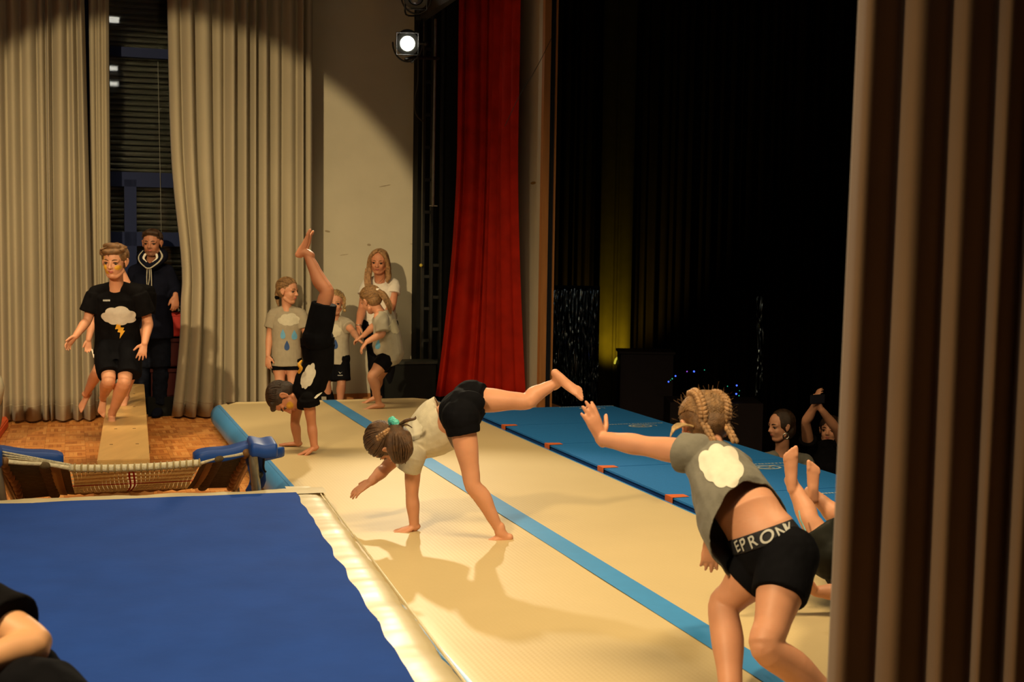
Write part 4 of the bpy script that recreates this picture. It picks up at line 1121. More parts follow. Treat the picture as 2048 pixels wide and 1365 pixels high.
# ---------------------------------------------------------------- running boy on the bench
s = .80
P = lambda x, y, Y=9.35: at(x, y, Y)
root = pers('boy in black t-shirt with cloud and lightning print running along the bench', at(233, 845, 9.43))
jb = dict(sa=P(191, 587, 9.35), ea=P(175, 640, 9.33), wa=P(151, 673, 9.2), sb=P(276, 587, 9.35), eb=P(297, 645, 9.4), wb=P(289, 688, 9.25),
          ha=P(217, 694, 9.45), ka=P(217, 762, 9.2), aa=P(206, 796, 9.62), hb=P(256, 694, 9.45), kb=P(249, 764, 9.22), ab=P(224, 829, 9.48), mid=P(234, 650, 9.42), kf=Vector((0, -1, 0)))
H = Head(P(229, 524, 9.22), dv(-.06, .16, -1), dv(.02, -1, -.1), .232)
reg = []
for cx_, cz_, rx_, rz_ in ((-.2, -.12, .10, .075), (.22, -.13, .12, .10), (.26, .12, .05, .12), (.16, -.28, .09, .06)):
    reg.append((H.p(cx_, .26, cz_), (rx_*H.h, .16*H.h, rz_*H.h), H.X.transposed(), 2))
body, bb = make_body(root, jb, s, H, [skin, lipm, paint], .0042, 4,
    hands=[(jb['wa'], dv(-.6, .75, -.25), dv(.6, .3, -.4), 1, .82*s/.8*.9, .45, .1, .6), (jb['wb'], dv(-.15, 1, -.3), dv(-.3, .1, 1), -1, .74, .3, .22, .75)],
    feet=[(jb['aa'], dv(-.1, .95, -.25), dv(-.1, -.25, 1), s*.9, 1), (jb['ab'], dv(.28, .12, -1), dv(0, 1, 0), s*.98, -1)], lk=1.05, regions=reg)
face_parts(H, body, h_brown, (0, -.35))
b = B(); hair_shell(b, H, 1.02); H.t(b, [(-.30, .12, .40), (-.1, .3, .37), (.12, .31, .35), (.30, .14, .34)], [.08, .085, .085, .07]); H.t(b, [(-.2, .2, .5), (0, .22, .53), (.22, .12, .5)], [.08, .1, .08])
for sx in (-1, 1): H.t(b, [(.34*sx, .02, .25), (.36*sx, .0, .08)], [.06, .035])
hb_, _ = b.skinned('hair', h_brown, root, .0045, 5)
rr = random.Random(4); LP = []
for i in range(120):
    u = rr.uniform(-1, 1); y0 = rr.uniform(-.25, .1)
    LP.append([(u*.3 - .05, y0, .56 - abs(u)*.13), (u*.33, y0+.2, .56 - abs(u)*.16), (u*.35 + .03, .28 - abs(u)*.15, .44 - abs(u)*.06), (u*.34 + .06, .34 - abs(u)*.2, .24 + rr.uniform(-.03, .04))])
LP += short_hair(H, 110, 3)
locks(H, LP, .016, h_brown, hb_)
sh_, bs1 = tee(root, jb, s, blackc, hem=.06, loose=1.30, slv=.72, slr=1.42, wr=(.007, 11, (1, 1, .6)))
decal('cloud_print', bs1, cloud_poly(.235, .15), at(229, 634, 9.2), Vector((1, .05, 0)), Vector((0, 0, 1)), cloudm, sh_, Vector((0, 1, 0)))
decal('bolt_print', bs1, [(x*.072 + .0, y*.115) for x, y in bolt_pts], at(230, 664, 9.2), Vector((1, .05, 0)), Vector((0, 0, 1)), boltm, sh_, Vector((0, 1, 0)))
whiteprint = M('white_print', (.45, .45, .42), .6, .3, 0)
for k in range(5):
    decal('small_print', bs1, [(-.0045, -.006), (.0045, -.006), (.0045, .006), (-.0045, .006)], at(202 + 3.0*k, 602, 9.2), Vector((1, 0, 0)), Vector((0, 0, 1)), whiteprint, sh_, Vector((0, 1, 0)))
b = B(); hc = (jb['ha'] + jb['hb'])/2
b.rings([(P(233, 676, 9.42), Vector((.145, 0, 0)), Vector((0, .11, 0))), (P(235, 700, 9.42), Vector((.155, 0, 0)), Vector((0, .13, 0))), (P(236, 716, 9.38), Vector((.148, 0, 0)), Vector((0, .15, 0)))])
b.tube([P(216, 700, 9.40), P(213, 722, 9.33), P(218, 750, 9.25)], [(.085, .115), (.082, .11), (.080, .095)], w=(1, 0, 0), flat=True)
b.tube([P(256, 700, 9.40), P(260, 722, 9.33), P(259, 750, 9.27)], [(.085, .115), (.084, .11), (.084, .095)], w=(1, 0, 0), flat=True)
b.skinned('shorts', blackj, root, .006, 4, (.005, 12, (1, 1, .6)))
world()

# ---------------------------------------------------------------- second boy hidden behind
root = pers('mostly hidden child in black running on the bench right behind the boy', at(200, 800, 10.6))
P = lambda x, y, Y=10.4: at(x, y, Y)
j2 = dict(sa=P(215, 588), ea=P(186, 640), wa=P(177, 680, 10.3), sb=P(298, 585), eb=P(291, 655), wb=P(276, 688, 10.4), ha=P(222, 690), ka=P(196, 742, 10.2), aa=P(172, 790, 10.55), hb=P(258, 690), kb=P(262, 742, 10.25), ab=P(252, 790, 10.4), mid=P(246, 645))
H = Head(P(233, 530, 10.35), dv(-.1, .2, -1), dv(0, -1, -.1), .19)
body, _ = make_body(root, j2, .78, H, [skin, lipm], .005, 4, hands=[(j2['wa'], dv(.0, 1, -.15), dv(.5, .1, -1), 1, .68, .4, .1, .5), (j2['wb'], dv(-.2, 1, 0), dv(-1, 0, 0), 1, .66, .4)],
    feet=[(j2['aa'], dv(-.45, .8, -.35), dv(.2, .3, 1), .72, 1), (j2['ab'], dv(0, .3, -1), dv(0, 1, .2), .72, -1)])
b = B(); hair_shell(b, H, 1.0); hb_, _ = b.skinned('hair', h_dark, root, .006, 4)
tee(root, j2, .78, blackc, hem=.08, loose=1.15, slv=.6, slr=1.35, vox=.008)
so, _ = shorts(root, j2, .78, blackj, .5, 1.2, vox=.008)
b = B(); b.tube([at(184, 700, 10.22), at(188, 715, 10.2)], [.006]*2); b.raw('side_stripe', whitet, so)
world()

# ---------------------------------------------------------------- man
P = lambda x, y, Y=11.98: at(x, y, Y)
root = pers('man in dark hooded sweatshirt standing in the gap between the curtains', at(303, 830, 12.0))
jm = dict(sa=P(269, 545), ea=P(262, 600), wa=P(268, 648, 11.9), sb=P(335, 545), eb=P(352, 590), wb=P(353, 598, 11.80), ha=P(289, 655), ka=P(283, 735), aa=P(283, 812), hb=P(318, 655), kb=P(321, 735), ab=P(318, 812), mid=P(303, 600))
jm['eb'] = P(350, 583, 12.02); jm['wb'] = P(351, 600, 11.86)
H = Head(P(304, 487, 11.9), dv(.0, .1, -1), dv(0, -1, 0), .235)
stub = M('stubble_skin', (.24, .11, .065), .6, .2, .3, 90)
body, bm_ = make_body(root, jm, .98, H, [skin_man, lipm, stub], .0055, 4, hands=[(jm['wa'], dv(.1, 1, 0), dv(1, 0, 0), -1, .95, .3), (P(351, 592, 11.84), dv(.02, 1, -.15), dv(-.6, 0, .8), -1, .92, .5, .06, .5)],
    regions=[(H.p(0, .22, -.37), (.27*H.h, .25*H.h, .12*H.h), H.X.transposed(), 2), (H.p(0, .36, -.185), (.12*H.h, .1*H.h, .022*H.h), H.X.transposed(), 2)])
face_parts(H, body, h_man)
b = B(); H.e(b, (0, -.10, .20), (.37, .42, .36)); H.e(b, (0, -.2, .05), (.33, .3, .33)); H.t(b, [(-.25, .16, .40), (0, .27, .46), (.25, .16, .40)], [.08, .09, .08])
hb_, _ = b.skinned('hair', h_man, root, .006, 4); locks(H, short_hair(H, 120, 8), .014, h_man, hb_)
ho, bho = tee(root, jm, .98, navy, hem=.10, loose=1.22, slv=.93, slr=1.10, long=True, vox=.008, name='hoodie', wr=(.007, 9, (1, 1, .7)))
cord = M('pale_drawcord', (.42, .40, .32), .7, .3, .2, 100)
b = B(); HP = [H.p(-.30, -.05, -.42), H.p(-.40, .12, -.50), H.p(-.33, .32, -.68), H.p(-.05, .52, -.90)]
b.tube([H.p(0, -.40, -.35), H.p(-.32, -.25, -.42), H.p(-.42, .05, -.53), H.p(-.30, .30, -.70), H.p(0, .42, -.86), H.p(.30, .30, -.70), H.p(.42, .05, -.53), H.p(.32, -.25, -.42), H.p(0, -.40, -.35)], [.04, .045, .045, .035, .03, .035, .045, .045, .04])
b.skinned('hood', navy, ho, .006, 3)
b = B(); H.t(b, [(-.33, .10, -.28), (-.45, .26, -.47), (-.38, .46, -.66), (-.12, .60, -.87), (0, .62, -.90), (.12, .60, -.87), (.38, .46, -.66), (.45, .26, -.47), (.33, .10, -.28)], [.025, .038, .03, .025, .025, .022, .022, .022, .015]); b.raw('hood_edge_cord', cord, ho)
b = B()
for sx in (-1, 1): H.t(b, [(.22*sx, .20, -.42), (.26*sx, .32, -.56), (.12*sx, .42, -.68)], [.05, .045, .02])
b.raw('shirt_collar', whitet, ho)
for x0, x1 in ((-.10, -.10), (-.02, .06), (.08, .07)):
    b = B(); H.t(b, [(x0*.8, .55, -.93), (x0, .60, -1.3), (x1, .62, -1.75), (x1, .62, -1.95)], [.02, .018, .018, .02]); b.raw('drawstring', cord, ho)
shorts(root, jm, .98, jeans, .99, 1.05, vox=.008, name='trousers')
b = B()
for q in 'ab': b.tube([jm['h'+q], jm['k'+q], jm['a'+q] + Vector((0, 0, .02))], [.10, .078, .074], flat=True)
b.skinned('jeans', jeans, root, .008, 4, (.006, 12, (1, 1, 1.4)))
for q in 'ab':
    b = B(); a_ = jm['a'+q]; b.tube([a_ + Vector((0, .06, -.055)), a_ + Vector((.0, -.02, -.045)), a_ + Vector((.01, -.13, -.065)), a_ + Vector((.015, -.19, -.07))], [(.042, .04), (.048, .045), (.048, .03), (.035, .02)], w=(1, 0, 0)); b.skinned('shoe', navy, root, .006, 3)
world()

# ---------------------------------------------------------------- girl A, cloud and three drops
s = .76
P = lambda x, y, Y=12.0: at(x, y, Y)
def kid_base(px, Y): p = at(px, 700, Y); return Vector((p.x, p.y, 0))
root = pers('fair-haired girl in grey t-shirt with cloud and three blue drops, looking sideways', kid_base(572, 12.0))
ja = dict(sa=P(547, 629), ea=P(539, 672), wa=P(536, 712, 11.92), sb=P(602, 629), eb=P(613, 672), wb=P(612, 710), ha=P(559, 722), ka=P(560, 768, 11.97), aa=P(559, 812, 12.02), hb=P(585, 722), kb=P(585, 768, 11.97), ab=P(583, 812, 12.02), mid=P(572, 680))
H = Head(P(577, 583, 11.97), dv(.92, .05, -.42), dv(.0, -1, 0), .232)
body, _ = make_body(root, ja, s, H, [skin, lipm], .0048, 4, hands=[(ja['wa'], dv(.02, 1, -.1), dv(.4, 0, 1), 1, .76, .25, .12, .6), (ja['wb'], dv(0, 1, 0), dv(-1, 0, 0), 1, .7, .3)],
    feet=[(ja['aa'], dv(0, 0, -1), dv(0, 1, 0), s, 1), (ja['ab'], dv(.1, 0, -1), dv(0, 1, 0), s, -1)])
face_parts(H, body, h_dblond)
tie = sph(180, 5)
b = B(); hair_shell(b, H, .98); H.t(b, [(0, -.45, .1), (.02, -.52, -.15), (.05, -.46, -.42), (.08, -.38, -.62)], [.12, .10, .075, .03]); hb_, _ = b.skinned('hair', h_dblond, root, .005, 5)
locks(H, pulled_hair(H, tie, 80, 0), .02, h_dblond, hb_)
b = B(); H.t(b, [(.06, -.5, -.28), (.06, -.48, -.30)], [.09, .09]); b.raw('hair_tie', blackc, hb_)
sh_, bs = tee(root, ja, s, M('taupe_cotton', (.33, .285, .205), .85, .2, .05, 25, .12, 60), hem=.06, loose=1.16, slv=.62, slr=1.3, wr=(.004, 12, (1, 1, .6)))
fwdy = Vector((0, 1, 0)); ex, ez = Vector((1, .1, 0)), Vector((0, 0, 1))
decal('cloud_print', bs, cloud_poly(.20, .125), at(575, 641, 11.85), ex, ez, cloudg, sh_, fwdy)
for x, y, m_ in ((564, 669, dropl), (586, 671, dropl), (572, 692, dropd)): decal('drop_print', bs, drop_poly(.052, .092), at(x, y, 11.85), ex, ez, m_, sh_, fwdy)
shorts(root, ja, s, blackj, .42, 1.06)
world()

# ---------------------------------------------------------------- girl B, middle, partly hidden
P = lambda x, y, Y=12.25: at(x, y, Y)
root = pers('small blond girl in long black shorts, half hidden behind the handstand', kid_base(668, 12.25))
jm2 = dict(sa=P(650, 646), ea=P(644, 682), wa=P(652, 712), sb=P(690, 646), eb=P(706, 664, 12.1), wb=P(716, 679, 11.75), ha=P(656, 718), ka=P(653, 768, 12.2), aa=P(655, 812, 12.25), hb=P(680, 718), kb=P(683, 768, 12.2), ab=P(680, 812, 12.25), mid=P(670, 682))
H = Head(P(670, 606, 12.18), dv(.05, .12, -1), dv(.03, -1, 0), .222)
body, _ = make_body(root, jm2, .73, H, [skin, lipm], .005, 4, hands=[(jm2['wb'], dv(.7, .5, -.25), dv(0, 1, -.2), 1, .68, .5, .08, .5)], feet=[(jm2['aa'], dv(0, 0, -1), dv(0, 1, 0), .7, 1), (jm2['ab'], dv(.1, 0, -1), dv(0, 1, 0), .7, -1)])
face_parts(H, body, h_blond)
b = B(); hair_shell(b, H, .97)
for sx in (-1, 1):
    H.t(b, [(.30*sx, .05, .36), (.37*sx, -.03, .18), (.39*sx, -.05, 0)], [.06, .07, .06])
hb_, _ = b.skinned('hair', h_blond, root, .005, 4); locks(H, pulled_hair(H, sph(180, 0), 60, 0), .018, h_blond, hb_)
for sx in (-1, 1):
    b = B()
    for k in range(6): H.e(b, ((.385 + .02*(k % 2))*sx, -.02 - .012*k, .24 - .085*k), (.055, .06, .055)); H.e(b, ((.345)*sx, .02 - .012*k, .20 - .085*k), (.045, .05, .05))
    H.e(b, (.41*sx, -.05, -.32), (.07, .07, .075)); b.raw('braid', h_blond, hb_)
sh_, bs = tee(root, jm2, .73, greyt, hem=.06, loose=1.22, slv=.55, slr=1.35, wr=(.004, 12, (1, 1, .6)))
decal('cloud_print', bs, cloud_poly(.15, .13), at(664, 664, 12.05), ex, ez, cloudg, sh_, fwdy)
decal('drop_print', bs, drop_poly(.052, .095), at(668, 690, 12.05), ex, ez, dropd, sh_, fwdy)
so, bso = shorts(root, jm2, .73, blackj, .88, 1.22)
for k, w in enumerate((0,)):
    decal('wing_emblem', bso, [(-.02, .012), (-.004, -.008), (.02, .01), (.004, .002), (0, -.002), (-.006, .003)], at(677, 749, 12.0), ex, ez, whiteprint, so, fwdy, step=.004)
for k in range(5): decal('small_print', bso, [(-.003, -.004), (.003, -.004), (.003, .004), (-.003, .004)], at(672.5 + 2.1*k, 754, 12.0), ex, ez, whiteprint, so, fwdy)
world()

# ---------------------------------------------------------------- young woman
P = lambda x, y, Y=12.5: at(x, y, Y)
root = pers('young woman with long fair hair and white t-shirt standing against the wall', kid_base(757, 12.5))
jw = dict(sa=P(735, 571), ea=P(724, 618, 12.42), wa=P(717, 652, 12.2), sb=P(787, 571), eb=P(784, 612, 12.42), wb=P(768, 640, 12.1), ha=P(745, 650), ka=P(750, 720, 12.42), aa=P(756, 800, 12.4), hb=P(775, 650), kb=P(776, 720, 12.42), ab=P(778, 805, 12.5), mid=P(760, 612))
H = Head(P(757.5, 524, 12.38), dv(-.08, .2, -1), dv(.04, -1, -.1), .228)
body, _ = make_body(root, jw, .92, H, [skin2, lipm], .005, 4, ak=1.15, hands=[(jw['wa'], dv(.0, 1, -.2), dv(.8, 0, .4), 1, .82, .35, .1, .55), (jw['wb'], dv(-.5, .8, -.3), dv(0, 1, 0), -1, .8, .35)],
    feet=[(jw['aa'], dv(-.2, 0, -1), dv(0, 1, 0), .88, 1), (jw['ab'], dv(.1, 0, -1), dv(0, 1, 0), .88, -1)])
face_parts(H, body, h_dblond)
b = B(); H.e(b, (0, -.12, .17), (.40, .40, .375)); H.e(b, (0, -.2, -.1), (.37, .27, .4))
for sx in (-1, 1): H.t(b, [(.06*sx, .22, .49), (.27*sx, .2, .32), (.365*sx, .1, .05), (.40*sx, .02, -.25), (.40*sx, .0, -.5)], [.05, .085, .10, .11, .11])
H.t(b, [(.40, .05, -.4), (.42, .20, -.75), (.34, .34, -1.05), (.20, .42, -1.35)], [.15, .15, .12, .04]); H.t(b, [(-.38, -.05, -.3), (-.42, -.02, -.62), (-.38, .05, -.78)], [.13, .13, .08])
hb_, _ = b.skinned('hair', h_light, root, .005, 5)
rr = random.Random(9); LP = []
for i in range(70):
    sx = -1 if i % 2 else 1; q = rr.uniform(0, 1); LP.append([(.02*sx, .16 - q*.4, .545 - q*.02), (.28*sx, .20 - q*.4, .42), (.41*sx, .12 - q*.3, .1), (.47*sx + rr.uniform(-.03, .03), .10 - q*.25, -.3), (.45*sx, .10 - q*.2, -.55)])
for i in range(26):
    q = rr.uniform(-.13, .13); LP.append([(.46 + q*.6, .12, -.3), (.42 + q, .30, -.7), (.34 + q, .44, -1.05), (.22 + q*.7, .5, -1.38)])
locks(H, LP, .018, h_light, hb_)
sh_, bs = tee(root, jw, .92, whitet, hem=-.06, loose=1.08, slv=.42, slr=1.25, wr=(.003, 12, (1, 1, .6)))
b = B(); H.t(b, [(-.22, .06, -.66), (-.12, .25, -.78), (0, .32, -.82), (.12, .25, -.78), (.2, .08, -.68)], [.006]*5); b.raw('necklace', M('silver_chain', (.5, .47, .4), .3, .5, 0, metal=1), root)
b = B(); c = jw['wa']; b.tube([c + Vector((.03*math.cos(a_*math.pi/5), .03*math.sin(a_*math.pi/5), .01)) for a_ in range(11)], [.004]*11, sub=1); b.raw('bracelet', M('silver_chain', (0, 0, 0)), root)
b = B(); H.t(b, [(-.40, .05, -.14), (-.41, .06, -.2)], [.02, .014]); b.raw('earring', M('silver_chain', (0, 0, 0)), root)
shorts(root, jw, .92, blackj, .5, 1.06, name='trousers')
b = B()
for q in 'ab': b.tube([jw['h'+q], jw['k'+q], jw['a'+q]], [.092, .072, .07], flat=True)
b.skinned('trouser_legs', blackj, root, .008, 4, (.004, 10, (1, 1, 1)))
world()

# ---------------------------------------------------------------- girl C with ponytail, crouching
s = .76
P = lambda x, y, Y=11.2: at(x, y, Y)
root = pers('ponytailed girl in loose grey t-shirt with bent knees on the air mat, holding hands', at(752, 820, 11.2))
jc = dict(sa=P(757, 634, 11.05), ea=P(765, 667, 10.98), wa=P(734, 684, 10.95), sb=P(770, 634, 11.32), eb=P(750, 650, 11.45), wb=P(727, 672, 11.5),
          ha=P(773, 716, 11.12), ka=P(744, 754, 11.05), aa=P(757, 804, 11.15), hb=P(777, 716, 11.32), kb=P(757, 756, 11.42), ab=P(751, 789, 11.55), mid=P(779, 672, 11.2))
H = Head(P(741, 601, 11.18), dv(-.72, .34, .55), dv(-.28, -1, -.05), .225)
body, _ = make_body(root, jc, s, H, [skin, lipm], .0048, 4, hands=[(jc['wa'], dv(-.55, .7, 0), dv(.5, .4, .2), -1, .74, .45, .08, .5), (jc['wb'], dv(-.8, .45, .2), dv(0, 1, 0), 1, .74, .45, .08, .5)],
    feet=[(jc['aa'], dv(-1, .12, -.1), dv(0, 1, 0), s*.98, 1), (jc['ab'], dv(-.95, .25, -.1), dv(.1, 1, 0), s*.95, -1)])
face_parts(H, body, h_brown)
b = B(); hair_shell(b, H, 1.0); tie_c = (-.02, -.50, .22)
H.t(b, [(0, -.40, .22), (-.0, -.58, .18), (.02, -.70, -.10), (.03, -.72, -.45), (.02, -.66, -.75)], [.09, .09, .12, .11, .04])
hb_, _ = b.skinned('hair', h_dblond, root, .0048, 5)
LPc = pulled_hair(H, tuple(Vector((0, -.95, .15)).normalized()), 90, 0)
rr = random.Random(5)
for i in range(40):
    q = rr.uniform(-.1, .1); w = rr.uniform(-.08, .08); LPc.append([(q*.3, -.52, .22), (q, -.64 + w, .1), (q, -.74 + w, -.2), (q*.8, -.76 + w, -.5), (q*.4, -.68, -.8)])
locks(H, LPc, .016, h_dblond, hb_)
b = B(); H.t(b, [(0, -.50, .235), (0, -.555, .225)], [.085, .08]); b.raw('hair_tie', whitet, hb_)
# her loose shirt
b = B(); cR_ = lambda x, y, Y, w, d: (at(x, y, Y), w, d)
pxm = 11.2/2600
def rgp(x0, y0, x1, y1, Y, depth):
    a_, c_ = at(x0, y0, Y), at(x1, y1, Y); return ((a_+c_)/2, (c_-a_)/2, Vector((0, depth, 0)))
b.rings([rgp(752, 628, 782, 618, 11.2, .07), rgp(748, 645, 790, 632, 11.2, .13), rgp(747, 668, 798, 655, 11.2, .15), rgp(744, 692, 805, 682, 11.2, .155), rgp(748, 706, 808, 706, 11.2, .16), rgp(766, 722, 804, 718, 11.2, .15), rgp(774, 733, 797, 728, 11.2, .11)])
b.tube([P(762, 634, 11.08), P(763, 648, 11.0), P(765, 664, 10.97)], [.062, .062, .062], flat=True); b.tube([P(768, 634, 11.3), P(757, 645, 11.4)], [.06, .062], flat=True)
sh_, bs = b.skinned('shirt', greyt, root, .006, 4, (.008, 9, (1, 1, .7)), [])
rayc = (at(760, 680, 11.2) - Vector((0, 0, CAMH))).normalized()
decal('cloud_print', bs, cloud_poly(.10, .15), at(787, 656, 10.9), ex, ez, M('cloud_print_cream', (.60, .55, .38), .6, .3, 0), sh_, fwdy)
decal('drop_print', bs, drop_poly(.05, .085), at(752, 692, 10.9), ex, Vector((.15, 0, 1)), dropl, sh_, fwdy)
shorts(root, jc, s, blackj, .50, 1.0)
world()

# ---------------------------------------------------------------- handstand boy
s = .78
P = lambda x, y, Y=8.75: at(x, y, Y)
root = pers('dark-haired boy in black doing a handstand on the air mat', onz(600, 905, .2))
jh = dict(sa=P(617, 797, 8.66), ea=P(623, 848, 8.70), wa=P(629, 897, 8.68), sb=P(597, 794, 8.92), eb=P(590, 846, 8.96), wb=P(596, 888, 9.0),
          ha=P(634, 676, 8.72), ka=P(652, 583, 8.70), aa=P(612, 507, 8.74), hb=P(636, 674, 8.92), kb=P(655, 582, 8.9), ab=P(616, 508, 8.94), mid=P(637, 728, 8.8), kf=dv(1, 0, 0))
H = Head(P(571, 797, 8.78), dv(.12, 1, -.25), dv(-1, .12, -.05), .235)
regp = [(H.p(.18, .27, -.14), (.10*H.h, .14*H.h, .13*H.h), H.X.transposed(), 2), (H.p(.24, .22, .1), (.05*H.h, .1*H.h, .08*H.h), H.X.transposed(), 2), (H.p(-.2, .25, -.14), (.10*H.h, .14*H.h, .1*H.h), H.X.transposed(), 2)]
body, _ = make_body(root, jh, s, H, [skin2, lipm, paint], .0042, 4, ak=1.12, lk=.98,
    hands=[(jh['wa'] + Vector((0, 0, 0)), dv(-.92, .38, -.12), dv(0, 1, 0), 1, .80, .02, .14, .5), (jh['wb'], dv(-1, .08, .1), dv(0, 1, 0), -1, .80, .02, .14, .5)],
    feet=[(jh['aa'], dv(.52, -.85, 0), dv(-.85, -.52, 0), s*1.02, 1), (jh['ab'], dv(.52, -.85, 0), dv(-.85, -.52, 0), s, -1)], regions=regp)
face_parts(H, body, h_dark)
b = B(); hair_shell(b, H, 1.02); H.t(b, [(-.25, .16, .36), (0, .29, .38), (.25, .16, .36)], [.07, .08, .07]); H.t(b, [(.3, .05, .3), (.33, .06, .1)], [.06, .04])
hb_, _ = b.skinned('hair', h_dark, root, .0048, 4); locks(H, short_hair(H, 200, 12), .015, h_dark, hb_)
sh_, bs = tee(root, jh, s, blackc, hem=-.075, loose=1.16, slv=.26, slr=1.45, wr=(.006, 12, (1, 1, .6)))
so, _ = shorts(root, jh, s, blackj, .74, 1.14)
dcl = (at(600, 760, 8.7) - Vector((0, 0, CAMH))).normalized()
decal('cloud_print', bs, [(x, y) for x, y in cloud_poly(.15, .19)], at(598, 757, 8.55), Vector((.80, .35, 0)), Vector((.25, 0, 1)), cloudw, sh_, Vector((.35, 1, 0)).normalized())
b = B(); b.tube([at(598, 745, 8.6), at(602, 737, 8.58), at(598, 730, 8.58), at(603, 722, 8.6)], [.010, .012, .011, .006]); b.raw('bolt_print', boltm, sh_)
b = B(); b.tube([at(630, 797, 8.62), at(637, 790, 8.64), at(643, 786, 8.68)], [(.003, .012), (.003, .016), (.003, .006)]); b.raw('torn_print_edge', cloudw, sh_)
world()

# ---------------------------------------------------------------- cartwheel girl
s = .78
h_mid = hairm('chestnut_hair', (.085, .04, .014))
P = lambda x, y, Y=6.3: at(x, y, Y)
root = pers('girl in cream t-shirt starting a cartwheel, one leg raised, teal scrunchie in her hair', onz(900, 1080, .2))
jq = dict(sa=P(826, 918, 6.32), ea=P(824, 990, 6.36), wa=P(829, 1055, 6.38), sb=P(806, 900, 6.62), eb=P(770, 938, 6.6), wb=P(742, 964, 6.5),
          ha=P(922, 836, 6.22), ka=P(946, 972, 6.20), aa=P(1001, 1064, 6.22), hb=P(938, 800, 6.38), kb=P(1055, 803, 6.28), ab=P(1113, 765, 6.34), mid=P(873, 852, 6.42), kf=dv(-.6, .3, -1))
H = Head(P(775, 888, 6.42), dv(-.12, 1, .35), dv(-1, -.1, -.1), .212)
body, _ = make_body(root, jq, s, H, [skin, lipm], .0040, 4, ak=1.12, lk=.92,
    hands=[(jq['wa'], dv(-.97, .22, -.1), dv(0, 1, 0), 1, .78, .03, .15, .35), (jq['wb'], dv(-.82, .55, -.1), dv(-.1, .9, .3), -1, .78, .22, .12, .75)],
    feet=[(jq['aa'], dv(-1, .25, -.1), dv(.12, 1, 0), s*.98, 1), (jq['ab'], dv(.74, .66, -.1), dv(.5, -.55, -.65), s*1.0, 1)])
face_parts(H, body, h_mid)
b = B(); hair_shell(b, H, 1.03); H.e(b, (0, -.05, .1), (.39, .33, .4))
SC = P(791, 851, 6.28)
b.tube([P(785, 860, 6.32), P(794, 856, 6.24), P(798, 875, 6.18), P(800, 900, 6.17), P(800, 918, 6.2), P(803, 926, 6.22)], [(.03, .02), (.035, .02), (.062, .03), (.066, .03), (.045, .026), (.014, .01)], w=dv(1, 0, 0))
hb_, _ = b.skinned('hair', h_mid, root, .0045, 5)
rr = random.Random(3); b = B()
for i in range(70):
    x0 = rr.uniform(-10, 13); sx_ = rr.uniform(.9, 1.5); Yk = rr.uniform(6.13, 6.16)
    b.tube([P(791 + x0*.25, 857, 6.22), P(795 + x0*.9, 876, Yk), P(798 + x0*sx_*1.1, 900, Yk), P(800 + x0*sx_*.7, 922 + rr.uniform(-6, 6), Yk + .02)], [.0035, .004, .004, .002], sub=2)
b.raw('ponytail_strands', h_mid, hb_)
LPq = []
th = tuple((Vector(((SC - H.c).dot(H.r), (SC - H.c).dot(H.f), (SC - H.c).dot(H.u))) / H.h - Vector(HC)).normalized())
for i in range(110):
    az = rr.uniform(-180, 180); el = rr.uniform(10, 60); LPq.append(slerp_path(sph(az, el), th, HC, HR, 7, 1.03 + rr.uniform(0, .02)))
locks(H, LPq, .014, h_mid, hb_)
b = B()
for k in range(6): b.ell(P(757 + 4.4*k, 879 - 3.2*k, 6.19 + .01*abs(k-3)), (.011, .011, .009)); b.ell(P(755 + 4.4*k, 874 - 3.0*k, 6.19 + .01*abs(k-3)), (.010, .01, .008))
b.raw('braid', h_light, hb_)
teal = M('teal_sequin', (.09, .52, .44), .25, .6, .5, 180, .5, 150)
b = B(); n = 22
for k in range(n):
    a_ = 2*math.pi*k/n; b.ell(SC + dv(.75, -.55, -.3).cross(Vector((0, 1, 0))).normalized()*(.030*math.cos(a_)) + Vector((.006*math.sin(a_), -.028*math.sin(a_)-.01, .012*math.sin(a_))), (.016 + .004*(k % 2), .015, .015 + .003*(k % 3)))
b.raw('scrunchie', teal, hb_)
b = B(); b.tube([P(797, 852, 6.25), P(812, 842, 6.2), P(829, 838, 6.2), P(831, 834, 6.2)], [.008, .009, .007, .003]); b.tube([P(799, 853, 6.24), P(813, 850, 6.18), P(824, 856, 6.2)], [.005, .004, .002]); b.raw('loose_strand', h_mid, hb_)
# shirt of the cartwheel girl
b = B()
def rq(x0, y0, x1, y1, Y, depth): 
    a_, c_ = at(x0, y0, Y), at(x1, y1, Y); return ((a_+c_)/2, (c_-a_)/2, Vector((0, depth, 0)))
b.rings([rq(868, 794, 912, 898, 6.42, .145), rq(852, 802, 888, 908, 6.44, .15), rq(836, 816, 862, 916, 6.46, .145), rq(825, 832, 840, 922, 6.46, .13), rq(813, 856, 822, 918, 6.46, .085)])
b.tube([P(829, 895, 6.38), P(827, 912, 6.34), P(822, 926, 6.33)], [.054, .061, .061]); b.tube([P(827, 910, 6.33), P(815, 940, 6.34)], [.061, .066], flat=True); b.tube([P(820, 880, 6.55), P(803, 905, 6.64)], [.06, .06], flat=True)
lowd = (at(890, 846, 6.42) - at(850, 868, 6.44)).normalized()
sh_, bs = b.skinned('shirt', creamt, root, .0045, 4, (.007, 10, (1, 1, 1)), [(at(889, 847, 6.42), (at(911, 838, 6.42) - at(866, 856, 6.42)).normalized(), .3)], .003)
decal('cloud_print', bs, cloud_poly(.10, .12), at(816, 868, 6.2), Vector((.5, 0, .9)).normalized(), Vector((-.9, 0, .5)).normalized(), M('cloud_print_bright', (.80, .74, .58), .6, .3, 0), sh_, Vector((.1, 1, 0)).normalized())
